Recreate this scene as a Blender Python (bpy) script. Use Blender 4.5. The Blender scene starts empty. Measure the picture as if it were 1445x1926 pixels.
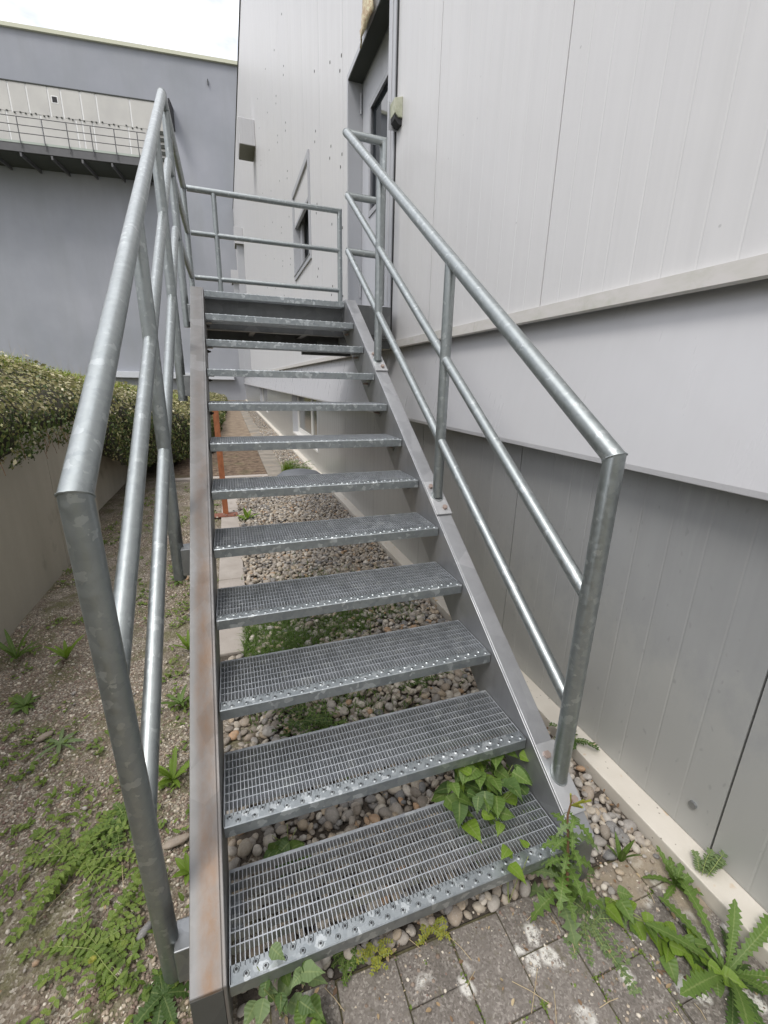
import bpy, math, random
import numpy as np
from mathutils import Matrix, Vector, noise
random.seed(7); RNG = np.random.default_rng(7)
R_ = math.radians
scn = bpy.context.scene
col = scn.collection

# ------------------------------------------------------------------ camera
cam_d = bpy.data.cameras.new('camera'); cam = bpy.data.objects.new('camera', cam_d); col.objects.link(cam)
cam_d.sensor_fit = 'HORIZONTAL'; cam_d.sensor_width = 36; cam_d.lens = 20.112
cam_d.clip_start = 0.02; cam_d.clip_end = 1000
cr = Vector((0.94362067, -0.33037066, 0.02086299)); cd = Vector((-0.07591184, -0.277307, -0.95777775)); cf = Vector((0.32220712, 0.90219513, -0.28675166))
M = Matrix.Identity(4)
for i, v in enumerate((cr, -cd, -cf)):
    for j in range(3): M[j][i] = v[j]
M[0][3], M[1][3], M[2][3] = 0.105196, -0.709714, 1.522569
cam.matrix_world = M
scn.camera = cam
# ------------------------------------------------------------------ light
SUN_EL, SUN_AZ = 58.0, 232.0        # compass style: azimuth clockwise from +Y
w = bpy.data.worlds.new('World'); scn.world = w; w.use_nodes = True
nt = w.node_tree; nt.nodes.clear()
def N(t, **k):
    n = nt.nodes.new(t)
    for a, b in k.items(): setattr(n, a, b)
    return n
sky = N('ShaderNodeTexSky', sky_type='NISHITA', sun_disc=False)
sky.sun_elevation = R_(SUN_EL); sky.sun_rotation = R_(SUN_AZ); sky.air_density = 1.2; sky.dust_density = 2.0
tc = N('ShaderNodeTexCoord'); mp = N('ShaderNodeMapping'); mp.inputs['Scale'].default_value = (1.0, 1.0, 2.2)
no = N('ShaderNodeTexNoise'); no.inputs['Scale'].default_value = 2.6; no.inputs['Detail'].default_value = 6; no.inputs['Roughness'].default_value = .55
rp = N('ShaderNodeValToRGB'); rp.color_ramp.elements[0].position = .40; rp.color_ramp.elements[0].color = (.42,.42,.42,1)
rp.color_ramp.elements[1].position = .50; rp.color_ramp.elements[1].color = (1,1,1,1)
sp = N('ShaderNodeSeparateXYZ'); mr = N('ShaderNodeMapRange'); mr.inputs['From Min'].default_value = 0; mr.inputs['From Max'].default_value = 1
mr.inputs['To Min'].default_value = 3.4; mr.inputs['To Max'].default_value = 16.5
cc = N('ShaderNodeVectorMath', operation='SCALE'); cc.inputs[0].default_value = (0.985, 0.985, 1.03)
mx = N('ShaderNodeMixRGB'); bg = N('ShaderNodeBackground'); bg.inputs['Strength'].default_value = 0.125
ow = N('ShaderNodeOutputWorld'); L = nt.links.new
L(tc.outputs['Generated'], mp.inputs['Vector']); L(mp.outputs[0], no.inputs['Vector']); L(no.outputs['Fac'], rp.inputs[0])
L(tc.outputs['Generated'], sp.inputs[0]); L(sp.outputs['Z'], mr.inputs['Value']); L(mr.outputs[0], cc.inputs['Scale'])
L(rp.outputs[0], mx.inputs[0]); L(sky.outputs[0], mx.inputs[1]); L(cc.outputs[0], mx.inputs[2]); L(mx.outputs[0], bg.inputs['Color']); L(bg.outputs[0], ow.inputs[0])
sd = bpy.data.lights.new('sun', 'SUN'); so = bpy.data.objects.new('sun', sd); col.objects.link(so)
sd.energy = 1.5; sd.angle = R_(16); sd.color = (1, .965, .91)
az, el = R_(SUN_AZ), R_(SUN_EL)
sv = Vector((math.sin(az)*math.cos(el), math.cos(az)*math.cos(el), math.sin(el)))
so.rotation_euler = sv.to_track_quat('Z', 'Y').to_euler()
scn.view_settings.view_transform = 'Standard'; scn.view_settings.look = 'None'
scn.view_settings.exposure = 0.28; scn.view_settings.gamma = 1.0; scn.view_settings.use_curve_mapping = False
scn.render.film_transparent = False

# ------------------------------------------------------------------ helpers
def tag(o, label=None, cat=None, group=None, kind=None):
    if label: o['label'] = label
    if cat: o['category'] = cat
    if group: o['group'] = group
    if kind: o['kind'] = kind
    return o
def empty(name, loc=(0,0,0), rz=0, label=None, cat=None, group=None):
    o = bpy.data.objects.new(name, None); col.objects.link(o); o.location = loc; o.rotation_euler = (0,0,rz)
    o.empty_display_size = .05
    return tag(o, label, cat, group)
def wloc(o):
    v = Vector((0,0,0))
    while o is not None: v += o.location; o = o.parent
    return v
class MB:
    def __init__(s): s.v = []; s.f = []
    def add(s, v, f):
        b = len(s.v); s.v += [tuple(p) for p in v]; s.f += [tuple(b+i for i in q) for q in f]; return s
    def box(s, x0, x1, y0, y1, z0, z1):
        v = [(x,y,z) for z in (z0,z1) for y in (y0,y1) for x in (x0,x1)]
        return s.add(v, [(0,2,3,1),(4,5,7,6),(0,1,5,4),(2,6,7,3),(0,4,6,2),(1,3,7,5)])
    def prism(s, prof, axis, a, b):
        """prof: list of 2D points, extruded along axis between a and b. axis 'y': prof=(x,z); 'x': prof=(y,z); 'z': prof=(x,y)"""
        def P(p, t): return {'y': (p[0], t, p[1]), 'x': (t, p[0], p[1]), 'z': (p[0], p[1], t)}[axis]
        n = len(prof); v = [P(p, a) for p in prof] + [P(p, b) for p in prof]
        f = [(i, (i+1)%n, n+(i+1)%n, n+i) for i in range(n)] + [tuple(range(n-1,-1,-1)), tuple(range(n, 2*n))]
        return s.add(v, f)
    def tube(s, pts, r, n=16, cap=True):
        """mitred pipe through pts; r a radius or a list of radii"""
        pts = [Vector(p) for p in pts]; rs = r if isinstance(r, (list, tuple)) else [r]*len(pts)
        dirs = [(pts[i+1]-pts[i]).normalized() for i in range(len(pts)-1)]
        up = Vector((0,0,1)) if abs(dirs[0].z) < .9 else Vector((1,0,0))
        u = dirs[0].cross(up).normalized(); base = len(s.v); ring = []
        for i, p in enumerate(pts):
            d0 = dirs[max(i-1,0)]; d1 = dirs[min(i,len(dirs)-1)]
            if i == 0: nrm = d0
            elif i == len(pts)-1: nrm = dirs[-1]
            else: nrm = (d0+d1).normalized()
            d = dirs[max(i-1,0)]
            u = (u - d*u.dot(d)).normalized(); v_ = d.cross(u)
            rr = []
            for k in range(n):
                a = 2*math.pi*k/n; q = u*math.cos(a)*rs[i] + v_*math.sin(a)*rs[i]
                den = d.dot(nrm); t = -q.dot(nrm)/den if abs(den) > 1e-4 else 0
                rr.append(tuple(p + q + d*t))
            ring.append(rr)
        vv = [q for rr in ring for q in rr]; ff = []
        for i in range(len(pts)-1):
            for k in range(n):
                ff.append((i*n+k, i*n+(k+1)%n, (i+1)*n+(k+1)%n, (i+1)*n+k))
        if cap: ff += [tuple(range(n-1,-1,-1)), tuple(range((len(pts)-1)*n, len(pts)*n))]
        return s.add(vv, ff)
    def build(s, name, mat, parent=None, smooth=False, local=False, bevel=0, kind=None, sharp=40):
        me = bpy.data.meshes.new(name)
        v = s.v
        if not local and parent is not None:
            o0 = wloc(parent); v = [(p[0]-o0.x, p[1]-o0.y, p[2]-o0.z) for p in v]
        me.from_pydata(v, [], s.f); me.materials.append(mat)
        if mat.name.startswith('leaf_') and len(s.v)%3 == 0:
            for nme, fn in (('rib', lambda i: 1.0 if i%3 == 1 else 0.0), ('along', lambda i: float(i//3))):
                a_ = me.attributes.new(nme, 'FLOAT', 'POINT'); a_.data.foreach_set('value', [fn(i) for i in range(len(s.v))])
        if smooth:
            me.polygons.foreach_set('use_smooth', [True]*len(me.polygons))
            try: me.set_sharp_from_angle(angle=R_(sharp))
            except Exception: pass
        me.update()
        o = bpy.data.objects.new(name, me); col.objects.link(o)
        if parent is not None: o.parent = parent
        if bevel:
            m = o.modifiers.new('bevel', 'BEVEL'); m.width = bevel; m.segments = 2; m.limit_method = 'ANGLE'; m.angle_limit = R_(50)
            m.harden_normals = False
        if kind: o['kind'] = kind
        return o
def fast(name, V, F, mat, parent=None, smooth=False, attr=None, kind=None):
    """V (n,3), F (m,k) arrays -> object. attr: dict name -> per face float"""
    V = np.asarray(V, dtype=np.float32); F = np.asarray(F, dtype=np.int32)
    if parent is not None:
        V = V - np.array(wloc(parent), dtype=np.float32)
    me = bpy.data.meshes.new(name); k = F.shape[1]
    me.vertices.add(len(V)); me.vertices.foreach_set('co', V.ravel())
    me.loops.add(F.size); me.loops.foreach_set('vertex_index', F.ravel())
    me.polygons.add(len(F)); me.polygons.foreach_set('loop_start', np.arange(0, F.size, k, dtype=np.int32))
    me.polygons.foreach_set('loop_total', np.full(len(F), k, dtype=np.int32))
    if smooth: me.polygons.foreach_set('use_smooth', np.ones(len(F), dtype=bool))
    me.materials.append(mat); me.update(calc_edges=True)
    if attr:
        for nme, arr in attr.items():
            a = me.attributes.new(nme, 'FLOAT', 'FACE'); a.data.foreach_set('value', np.asarray(arr, dtype=np.float32))
    o = bpy.data.objects.new(name, me); col.objects.link(o)
    if parent is not None: o.parent = parent
    if kind: o['kind'] = kind
    return o
def link_copy(o, parent, loc=None, rot=None, scale=None):
    c = o.copy(); col.objects.link(c); c.parent = parent
    if loc is not None: c.location = loc
    if rot is not None: c.rotation_euler = rot
    if scale is not None: c.scale = scale
    return c
def rects(y0, y1, z0, z1, holes):
    """the rectangle minus holes, as rectangles"""
    ys = sorted({y0, y1} | {min(max(h[k], y0), y1) for h in holes for k in (0,1)}); out = []
    for a, b in zip(ys[:-1], ys[1:]):
        if b-a < 1e-5: continue
        zs = [(z0, z1)]
        for h in holes:
            if h[0] <= a+1e-6 and h[1] >= b-1e-6:
                nz = []
                for c, d in zs:
                    if h[3] <= c or h[2] >= d: nz.append((c, d)); continue
                    if h[2] > c: nz.append((c, h[2]))
                    if h[3] < d: nz.append((h[3], d))
                zs = nz
        out += [(a, b, c, d) for c, d in zs]
    return out

# ------------------------------------------------------------------ materials
class MT:
    def __init__(s, name, rough=.6, metal=0., spec=.5):
        s.m = bpy.data.materials.new(name); s.m.use_nodes = True; s.t = s.m.node_tree
        s.b = s.t.nodes['Principled BSDF']; s.b.inputs['Roughness'].default_value = rough; s.b.inputs['Metallic'].default_value = metal
        s.b.inputs['Specular IOR Level'].default_value = spec
        s.pos = None
    def n(s, t, **k):
        x = s.t.nodes.new(t)
        for a, b in k.items():
            if a in x.inputs.keys(): x.inputs[a].default_value = b
            else: setattr(x, a, b)
        return x
    def l(s, a, b): s.t.links.new(a, b); return s
    def P(s, scale=(1,1,1)):
        if s.pos is None: s.pos = s.n('ShaderNodeNewGeometry')
        mp = s.n('ShaderNodeMapping'); mp.inputs['Scale'].default_value = scale; s.l(s.pos.outputs['Position'], mp.inputs[0]); return mp.outputs[0]
    def noise(s, scale, detail=4, rough=.55, sc=(1,1,1), dist=0.):
        x = s.n('ShaderNodeTexNoise'); x.inputs['Scale'].default_value = scale; x.inputs['Detail'].default_value = detail
        x.inputs['Roughness'].default_value = rough; x.inputs['Distortion'].default_value = dist; s.l(s.P(sc), x.inputs['Vector']); return x.outputs['Fac']
    def voro(s, scale, feature='F1', out='Distance', sc=(1,1,1), warp=0):
        x = s.n('ShaderNodeTexVoronoi'); x.feature = feature; x.inputs['Scale'].default_value = scale
        src = s.P(sc)
        if warp:
            nn = s.n('ShaderNodeTexNoise'); nn.inputs['Scale'].default_value = scale*1.3; s.l(src, nn.inputs['Vector'])
            vm = s.n('ShaderNodeVectorMath', operation='MULTIPLY_ADD'); s.l(nn.outputs['Color'], vm.inputs[0]); vm.inputs[1].default_value = (warp,)*3; s.l(src, vm.inputs[2]); src = vm.outputs[0]
        s.l(src, x.inputs['Vector']); return x.outputs[out]
    def ramp(s, fac, stops, interp='LINEAR'):
        x = s.n('ShaderNodeValToRGB'); r = x.color_ramp; r.interpolation = interp
        while len(r.elements) < len(stops): r.elements.new(.5)
        for e, (p, c) in zip(r.elements, stops):
            e.position = p; e.color = (c,c,c,1) if isinstance(c, (int,float)) else (*c,1)
        s.l(fac, x.inputs[0]); return x.outputs[0]
    def mix(s, fac, a, b, mode='MIX'):
        x = s.n('ShaderNodeMixRGB', blend_type=mode)
        for i, v in ((0,fac),(1,a),(2,b)):
            if isinstance(v, (int,float)) : x.inputs[i].default_value = v if i == 0 else (v,v,v,1)
            elif isinstance(v, tuple): x.inputs[i].default_value = (*v,1)
            else: s.l(v, x.inputs[i])
        return x.outputs[0]
    def math(s, op, a, b=None, c=None):
        x = s.n('ShaderNodeMath', operation=op)
        for i, v in enumerate((a,b,c)):
            if v is None: continue
            if isinstance(v,(int,float)): x.inputs[i].default_value = v
            else: s.l(v, x.inputs[i])
        return x.outputs[0]
    def color(s, c):
        if isinstance(c, tuple): s.b.inputs['Base Color'].default_value = (*c,1)
        else: s.l(c, s.b.inputs['Base Color'])
        return s
    def rough(s, c): s.l(c, s.b.inputs['Roughness']); return s
    def bump(s, h, strength=.3, dist=.01):
        x = s.n('ShaderNodeBump'); x.inputs['Strength'].default_value = strength; x.inputs['Distance'].default_value = dist; s.l(h, x.inputs['Height'])
        if s.b.inputs['Normal'].is_linked: s.l(s.b.inputs['Normal'].links[0].from_socket, x.inputs['Normal'])
        s.l(x.outputs[0], s.b.inputs['Normal']); return s
    def rnd(s):
        g = s.n('ShaderNodeNewGeometry'); o = s.n('ShaderNodeObjectInfo')
        return s.math('FRACT', s.math('ADD', g.outputs['Random Per Island'], o.outputs['Random']))

def galv(name, lo, hi, flake, metal=.75, rough=.42, scale=28, stain=None, sc=(1,1,1), fl=.93):
    m = MT(name, metal=metal)
    cell = m.voro(scale, out='Color', warp=.02, sc=sc)
    cv = m.n('ShaderNodeSeparateColor'); m.l(cell, cv.inputs[0])
    c = m.ramp(cv.outputs[0], [(0,lo),(fl-.07,hi),(fl,hi),(fl+.02,flake)])
    soft = m.noise(22, 6, .7)
    c = m.mix(m.ramp(soft, [(.35,.0),(.65,.55)]), c, tuple((a+b)/2 for a,b in zip(lo,hi)))
    streak = m.noise(30, 3, .6, sc=(1,1,.15))
    c = m.mix(m.ramp(streak, [(.35,0),(.7,.3)]), c, tuple(min(1,x*1.15) for x in hi))
    if stain: c = stain(m, c)
    m.color(c)
    m.rough(m.math('ADD', m.math('MULTIPLY', cv.outputs[1], .14), m.math('MULTIPLY_ADD', soft, .16, rough-.12)))
    m.bump(m.noise(130, 4, .6), .12, .002)
    return m.m
pipe_m = galv('galvanised_pipe', (.285,.31,.31), (.345,.37,.368), (.47,.495,.49), scale=64, metal=.9, rough=.40)
nose_m = galv('galvanised_nosing', (.26,.285,.295), (.38,.405,.41), (.62,.65,.65), scale=52, metal=.9, rough=.42, fl=.86)
grat_m = galv('galvanised_grating', (.42,.44,.46), (.52,.54,.56), (.6,.62,.62), scale=30, metal=.85, rough=.45)
plate_m = galv('galvanised_plate', (.27,.28,.285), (.35,.36,.365), (.42,.43,.43), scale=20, metal=.85, rough=.42)
def rust_stain(m, c):
    p = m.n('ShaderNodeSeparateXYZ'); m.l(m.pos.outputs['Position'] if m.pos else m.P(), p.inputs[0])
    wob = m.noise(4, 3, .5, sc=(1,.7,.7)); 
    d = m.math('ABSOLUTE', m.math('ADD', m.math('ADD', p.outputs['X'], .034), m.math('MULTIPLY_ADD', wob, .03, -.015)))
    band = m.ramp(d, [(0,1),(.016,.8),(.034,0)])
    z = m.ramp(m.math('MULTIPLY', p.outputs['Z'], .5), [(.30,1),(.5,.6),(.85,.15)])
    side = m.ramp(m.math('MULTIPLY_ADD', p.outputs['X'], -1, 0), [(0,1),(.0805,1),(.0815,0)])
    patch = m.ramp(m.noise(2.6, 4, .6, sc=(2,1,1)), [(.3,.5),(.55,1)])
    f = m.math('MULTIPLY', m.math('MULTIPLY', band, z), m.math('MULTIPLY', side, patch))
    return m.mix(m.math('MULTIPLY', m.math('MULTIPLY', f, .85), m.ramp(m.noise(18,6,.75,sc=(1,.5,.5)), [(.35,.35),(.6,1)])), c, (.25,.155,.09))
shaded_m = galv('shaded_landing_steel', (.12,.125,.125), (.16,.165,.165), (.2,.2,.2), scale=12, metal=.7, rough=.5)  # shade under the landing is put into this darker base colour
plate2_m = galv('galvanised_base_plate', (.42,.425,.43), (.52,.525,.53), (.58,.58,.58), scale=20, metal=.7, rough=.45)
stringL_m = galv('galvanised_stringer_stained', (.215,.212,.208), (.26,.257,.25), (.30,.30,.298), scale=12, metal=.6, rough=.5, stain=rust_stain)
stringR_m = galv('galvanised_stringer', (.31,.315,.325), (.38,.385,.395), (.44,.44,.45), scale=9, metal=.75, rough=.45)
bolt_m = galv('bolt_steel', (.30,.22,.19), (.40,.32,.28), (.5,.42,.38), scale=60, metal=.5, rough=.45)
rub = MT('dark_bolt', .6, .3); rub.color((.06,.05,.045)); darkbolt_m = rub.m

def cladding(name, base, streak_amt=.10, rough=.42, spots=True, coat=.15, splash_bounce=False):
    m = MT(name, rough)
    m.b.inputs['Coat Weight'].default_value = coat; m.b.inputs['Coat Roughness'].default_value = .28
    st = m.noise(1.0, 6, .6, sc=(14,14,.35)); fine = m.noise(1.0, 4, .6, sc=(60,60,.8)); big = m.noise(.7, 3, .5)
    c = m.mix(m.ramp(st, [(.35,0),(.75,streak_amt*4)]), base, tuple(x*.86 for x in base))
    c = m.mix(m.ramp(fine, [(.4,0),(.75,streak_amt*2.2)]), c, tuple(min(1,x*1.1) for x in base))
    c = m.mix(m.ramp(big, [(.35,0),(.7,.35)]), c, (base[0]*.93, base[1]*.935, base[2]*.96))
    if spots:
        sp = m.voro(9, sc=(1,1,1)); c = m.mix(m.ramp(sp, [(.0,.8),(.035,.5),(.05,0)]), c, tuple(x*.6 for x in base))
    if splash_bounce:
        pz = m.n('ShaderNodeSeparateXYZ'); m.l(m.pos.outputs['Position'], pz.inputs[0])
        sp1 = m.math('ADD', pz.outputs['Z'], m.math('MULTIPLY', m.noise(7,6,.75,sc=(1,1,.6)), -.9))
        c = m.mix(m.ramp(sp1, [(0,.75),(.25,.2),(.6,0)]), c, (.385,.385,.36))  # dirt splash plus ground bounce light, painted paler towards the base
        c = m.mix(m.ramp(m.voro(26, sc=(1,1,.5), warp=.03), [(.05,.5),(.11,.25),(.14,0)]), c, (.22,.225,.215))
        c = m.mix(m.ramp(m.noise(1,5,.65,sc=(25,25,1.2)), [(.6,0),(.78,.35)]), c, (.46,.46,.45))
    m.color(c); m.rough(m.math('MULTIPLY_ADD', st, .2, rough-.1)); m.bump(m.noise(1.6, 2, .5), .13, .05); m.bump(m.noise(14, 3, .5, sc=(1,1,.5)), .02, .02)
    return m.m
upper_m = cladding('light_grey_cladding', (.63,.625,.622))
lower_m = cladding('grey_cladding_lower', (.30,.305,.305), .13, .36, coat=.6, splash_bounce=True)
band_m = cladding('smooth_grey_band', (.52,.52,.53), .05, .30, False)
trim_m = cladding('door_trim_grey', (.43,.44,.46), .05, .4, False)
jamb_m = cladding('door_frame_grey', (.40,.41,.43), .05, .4, False)
door_m = cladding('door_leaf_grey', (.52,.53,.56), .05, .4, False)
m = MT('drip_flashing', .5)
c = m.mix(m.ramp(m.noise(1, 5, .6, sc=(9,9,30)), [(.4,0),(.7,.5)]), (.52,.50,.48), (.40,.40,.34))
p = m.n('ShaderNodeSeparateXYZ'); m.l(m.pos.outputs['Position'], p.inputs[0])
low = m.math('MULTIPLY', m.ramp(p.outputs['Z'], [(0,0),(1,1)]), 0)
m.color(m.mix(m.ramp(m.noise(6, 6, .7), [(.55,0),(.7,.35)]), c, (.27,.29,.2))); drip_m = m.m
m = MT('plinth_cream', .75)
c = m.mix(m.ramp(m.noise(5,5,.6), [(.35,0),(.7,.6)]), (.60,.56,.49), (.50,.46,.39))
c = m.mix(m.ramp(m.noise(14,3,.5), [(.66,0),(.72,.75)]), c, (.5,.33,.16)); c = m.mix(m.ramp(m.voro(28), [(0,1),(.06,.8),(.1,0)]), c, (.2,.17,.14))
m.color(c).bump(m.noise(60,5,.6), .2, .004); plinth_m = m.m
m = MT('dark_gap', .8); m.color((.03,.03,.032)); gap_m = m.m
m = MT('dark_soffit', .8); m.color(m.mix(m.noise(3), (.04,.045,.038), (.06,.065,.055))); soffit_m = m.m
m = MT('hood_underside', .8); m.color((.16,.16,.13)); hood_m = m.m
m = MT('window_glass', .04, 0, .8); m.color((.03,.035,.04)); m.rough(m.math('MULTIPLY', m.noise(6), .08)); glass_m = m.m
m = MT('white_window_frame', .4); m.color(m.mix(m.noise(8), (.70,.69,.66), (.62,.61,.58))); white_m = m.m
m = MT('far_window_glass', .12, 0, .6); m.color(m.mix(m.noise(2), (.10,.105,.095), (.14,.145,.13))); glass2_m = m.m
m = MT('lamp_box_plastic', .5); m.color(m.mix(m.ramp(m.noise(25,4), [(.4,0),(.65,1)]), (.50,.51,.40), (.34,.36,.24))); lamp_m = m.m
m = MT('yellowed_foil', .6); m.color(m.mix(m.ramp(m.noise(20,3,dist=2), [(.4,0),(.6,1)]), (.72,.66,.45), (.5,.36,.22))); foil_m = m.m

m = MT('render_blue_grey', .9)
c = m.mix(m.ramp(m.noise(.35,5,.55), [(.3,0),(.7,1)]), (.30,.315,.345), (.36,.37,.405))
c = m.mix(m.ramp(m.noise(1,6,.6,sc=(.9,.9,.12)), [(.45,0),(.75,.5)]), c, (.28,.295,.30)); m.color(c).bump(m.noise(12,4), .15, .02); plaster_m = m.m
m = MT('coping_metal', .6); m.color(m.mix(m.noise(2), (.62,.62,.47), (.55,.56,.44))); coping_m = m.m
m = MT('white_far_panel', .7); m.color(m.mix(m.ramp(m.noise(.8,4), [(.35,0),(.7,1)]), (.56,.55,.51), (.49,.48,.45))); wpanel_m = m.m
m = MT('white_joint', .6); m.color((.8,.8,.78)); wjoint_m = m.m
m = MT('walkway_steel', .6, .4); m.color(m.mix(m.noise(3,4), (.10,.10,.105), (.15,.15,.15))); wsteel_m = m.m
m = MT('walkway_edge_green', .7); m.color(m.mix(m.noise(3,4), (.36,.42,.36), (.45,.48,.44))); wedge_m = m.m
m = MT('ledge_white', .6); m.color((.58,.60,.63)); ledge_m = m.m

m = MT('retaining_concrete', .9)
c = m.mix(m.ramp(m.noise(1.0,6,.6,sc=(2.2,2.2,.5)), [(.35,0),(.7,1)]), (.53,.505,.44), (.40,.375,.32))
c = m.mix(m.ramp(m.noise(22,4,.7), [(.3,0),(.7,.4)]), c, (.44,.41,.34)); c = m.mix(m.ramp(m.noise(3,5,.6), [(.6,0),(.75,.5)]), c, (.16,.15,.12))
m.color(c).bump(m.noise(70,5,.7), .3, .004); conc_m = m.m
m = MT('slab_concrete', .9)
c = m.mix(m.ramp(m.noise(6,5,.6), [(.35,0),(.7,1)]), (.44,.40,.36), (.36,.32,.28)); c = m.mix(m.ramp(m.noise(90,3,.7), [(.62,0),(.7,.7)]), c, (.16,.14,.12))
m.color(c).bump(m.noise(110,4,.7), .3, .003); slab_m = m.m
m = MT('old_path_concrete', .95)
c = m.mix(m.ramp(m.noise(2.5,6,.65), [(.35,0),(.65,1)]), (.30,.265,.22), (.17,.155,.13)); c = m.mix(m.ramp(m.noise(1.1,3), [(.55,0),(.7,.6)]), c, (.38,.27,.15))
m.color(c).bump(m.noise(60,5,.7), .4, .006); path_m = m.m

m = MT('paver_concrete', .95)
rv = m.n('ShaderNodeObjectInfo').outputs['Random']
agg = m.voro(210, out='Color'); ag = m.n('ShaderNodeSeparateColor'); m.l(agg, ag.inputs[0])
c = m.ramp(ag.outputs[0], [(0,(.11,.095,.083)),(.35,(.18,.158,.138)),(.8,(.26,.232,.205)),(.97,(.40,.37,.33))])
c = m.mix(m.ramp(m.noise(16,6,.7), [(.35,0),(.65,.75)]), c, (.11,.097,.083)); c = m.mix(m.math('MULTIPLY', rv, .25), c, (.29,.26,.23))
lich = m.math('MULTIPLY', m.ramp(m.voro(11, warp=.06), [(.0,1),(.22,1),(.33,0)]), m.ramp(m.noise(60,5,.75), [(.40,0),(.52,1)]))
keep = m.ramp(m.noise(4.2,2), [(.30,0),(.36,1)])
c = m.mix(m.math('MULTIPLY', lich, keep), c, (.62,.60,.55))
c = m.mix(m.ramp(m.noise(34,5,.7), [(.57,0),(.68,.7)]), c, (.13,.115,.075))
pp = m.n('ShaderNodeSeparateXYZ'); m.l(m.pos.outputs['Position'], pp.inputs[0])
dirt = m.math('ADD', m.math('ADD', m.math('MULTIPLY', pp.outputs['Y'], 2.2), m.math('MULTIPLY', pp.outputs['X'], 1.1)), m.math('MULTIPLY', m.noise(9,4,.6), 1.2))
c = m.mix(m.ramp(dirt, [(1.28/2,0),(1.66/2,0),(1.8/2,.85)]) if False else m.ramp(m.math('MULTIPLY', dirt, .5), [(.80,0),(.92,.75)]), c, (.34,.28,.20))
m.color(c).bump(m.noise(190,4,.75), .55, .004).bump(m.noise(28,4,.6), .3, .006); paver_m = m.m

m = MT('mossy_joint', 1); m.color(m.mix(m.noise(40,5), (.06,.05,.03), (.13,.12,.06))).bump(m.noise(90,4), .5, .01); joint_m = m.m
m = MT('pebble_stone', .72)
r = m.rnd()
c = m.ramp(r, [(0,(.25,.215,.175)),(.10,(.44,.385,.31)),(.22,(.31,.29,.265)),(.34,(.54,.48,.39)),(.44,(.20,.20,.20)),(.52,(.45,.36,.255)),(.62,(.38,.34,.295)),(.74,(.62,.57,.49)),(.84,(.33,.27,.21)),(.92,(.46,.43,.39)),(.97,(.48,.30,.17))], 'CONSTANT')
c = m.mix(m.ramp(m.noise(70,4,.6), [(.35,0),(.7,.45)]), c, (.17,.15,.13)); c = m.mix(m.ramp(m.noise(2.2,4,.6), [(.45,0),(.65,.4)]), c, (.26,.21,.15)); c = m.mix(m.ramp(m.noise(240,3,.6), [(.5,0),(.7,.3)]), c, (.5,.48,.44))
m.color(c).bump(m.noise(160,4,.6), .2, .002); pebble_m = m.m
m = MT('gravel_base_soil', 1); m.color(m.mix(m.noise(30,5), (.055,.045,.035), (.12,.10,.08))).bump(m.noise(60,4), .6, .02); bed_m = m.m

m = MT('gravelly_soil', .95)
v1 = m.voro(150, out='Color'); s1 = m.n('ShaderNodeSeparateColor'); m.l(v1, s1.inputs[0])
c = m.ramp(s1.outputs[0], [(0,(.12,.098,.072)),(.35,(.205,.172,.13)),(.7,(.31,.268,.215)),(.9,(.44,.395,.33)),(1,(.58,.53,.45))])
c = m.mix(m.ramp(m.noise(3.2,6,.65), [(.45,0),(.65,.65)]), c, (.15,.115,.08)); c = m.mix(m.ramp(m.noise(5,5,.7), [(.48,0),(.62,.75)]), c, (.12,.12,.045))
c = m.mix(m.ramp(m.noise(40,4,.7), [(.32,.45),(.5,0)]), c, (.08,.062,.045))
m.color(c).bump(m.voro(150), .5, .006).bump(m.noise(25,5,.7), .5, .02); soil_m = m.m
m = MT('grit_stone', .8); r = m.rnd()
m.color(m.ramp(r, [(0,(.20,.15,.115)),(.25,(.36,.29,.22)),(.45,(.27,.21,.165)),(.65,(.47,.40,.31)),(.8,(.22,.15,.12)),(.9,(.66,.60,.50))], 'CONSTANT')); grit_m = m.m
m = MT('dry_moss_bed', 1)
c = m.mix(m.ramp(m.noise(9,8,.75,sc=(1,1,1)), [(.38,0),(.62,1)]), (.07,.042,.026), (.26,.19,.13)); c = m.mix(m.ramp(m.noise(2,4), [(.55,0),(.7,.5)]), c, (.14,.14,.06))
m.color(c).bump(m.noise(30,7,.8), .9, .03); moss_m = m.m
m = MT('path_soil_tan', 1)
c = m.mix(m.ramp(m.noise(4,7,.7), [(.38,0),(.62,1)]), (.28,.22,.16), (.17,.125,.085)); m.color(c).bump(m.noise(30,6,.75), .5, .02); tan_m = m.m
m = MT('far_ground', 1); m.color(m.mix(m.noise(.5,6), (.12,.11,.07), (.08,.09,.045))); far_m = m.m
m = MT('rusty_paint', .6, .1)
c = m.mix(m.ramp(m.noise(14,5,.65,sc=(1,1,.5)), [(.4,0),(.65,1)]), (.50,.19,.085), (.30,.11,.05)); m.color(c).bump(m.noise(90,4), .2, .002); rust_m = m.m
m = MT('rusty_plate', .75); m.color(m.mix(m.noise(20,5), (.26,.10,.06), (.17,.075,.05))); rust2_m = m.m
m = MT('dark_dome_plastic', .45); m.color(m.mix(m.noise(9,4), (.10,.11,.125), (.15,.16,.17))); dome_m = m.m

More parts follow.
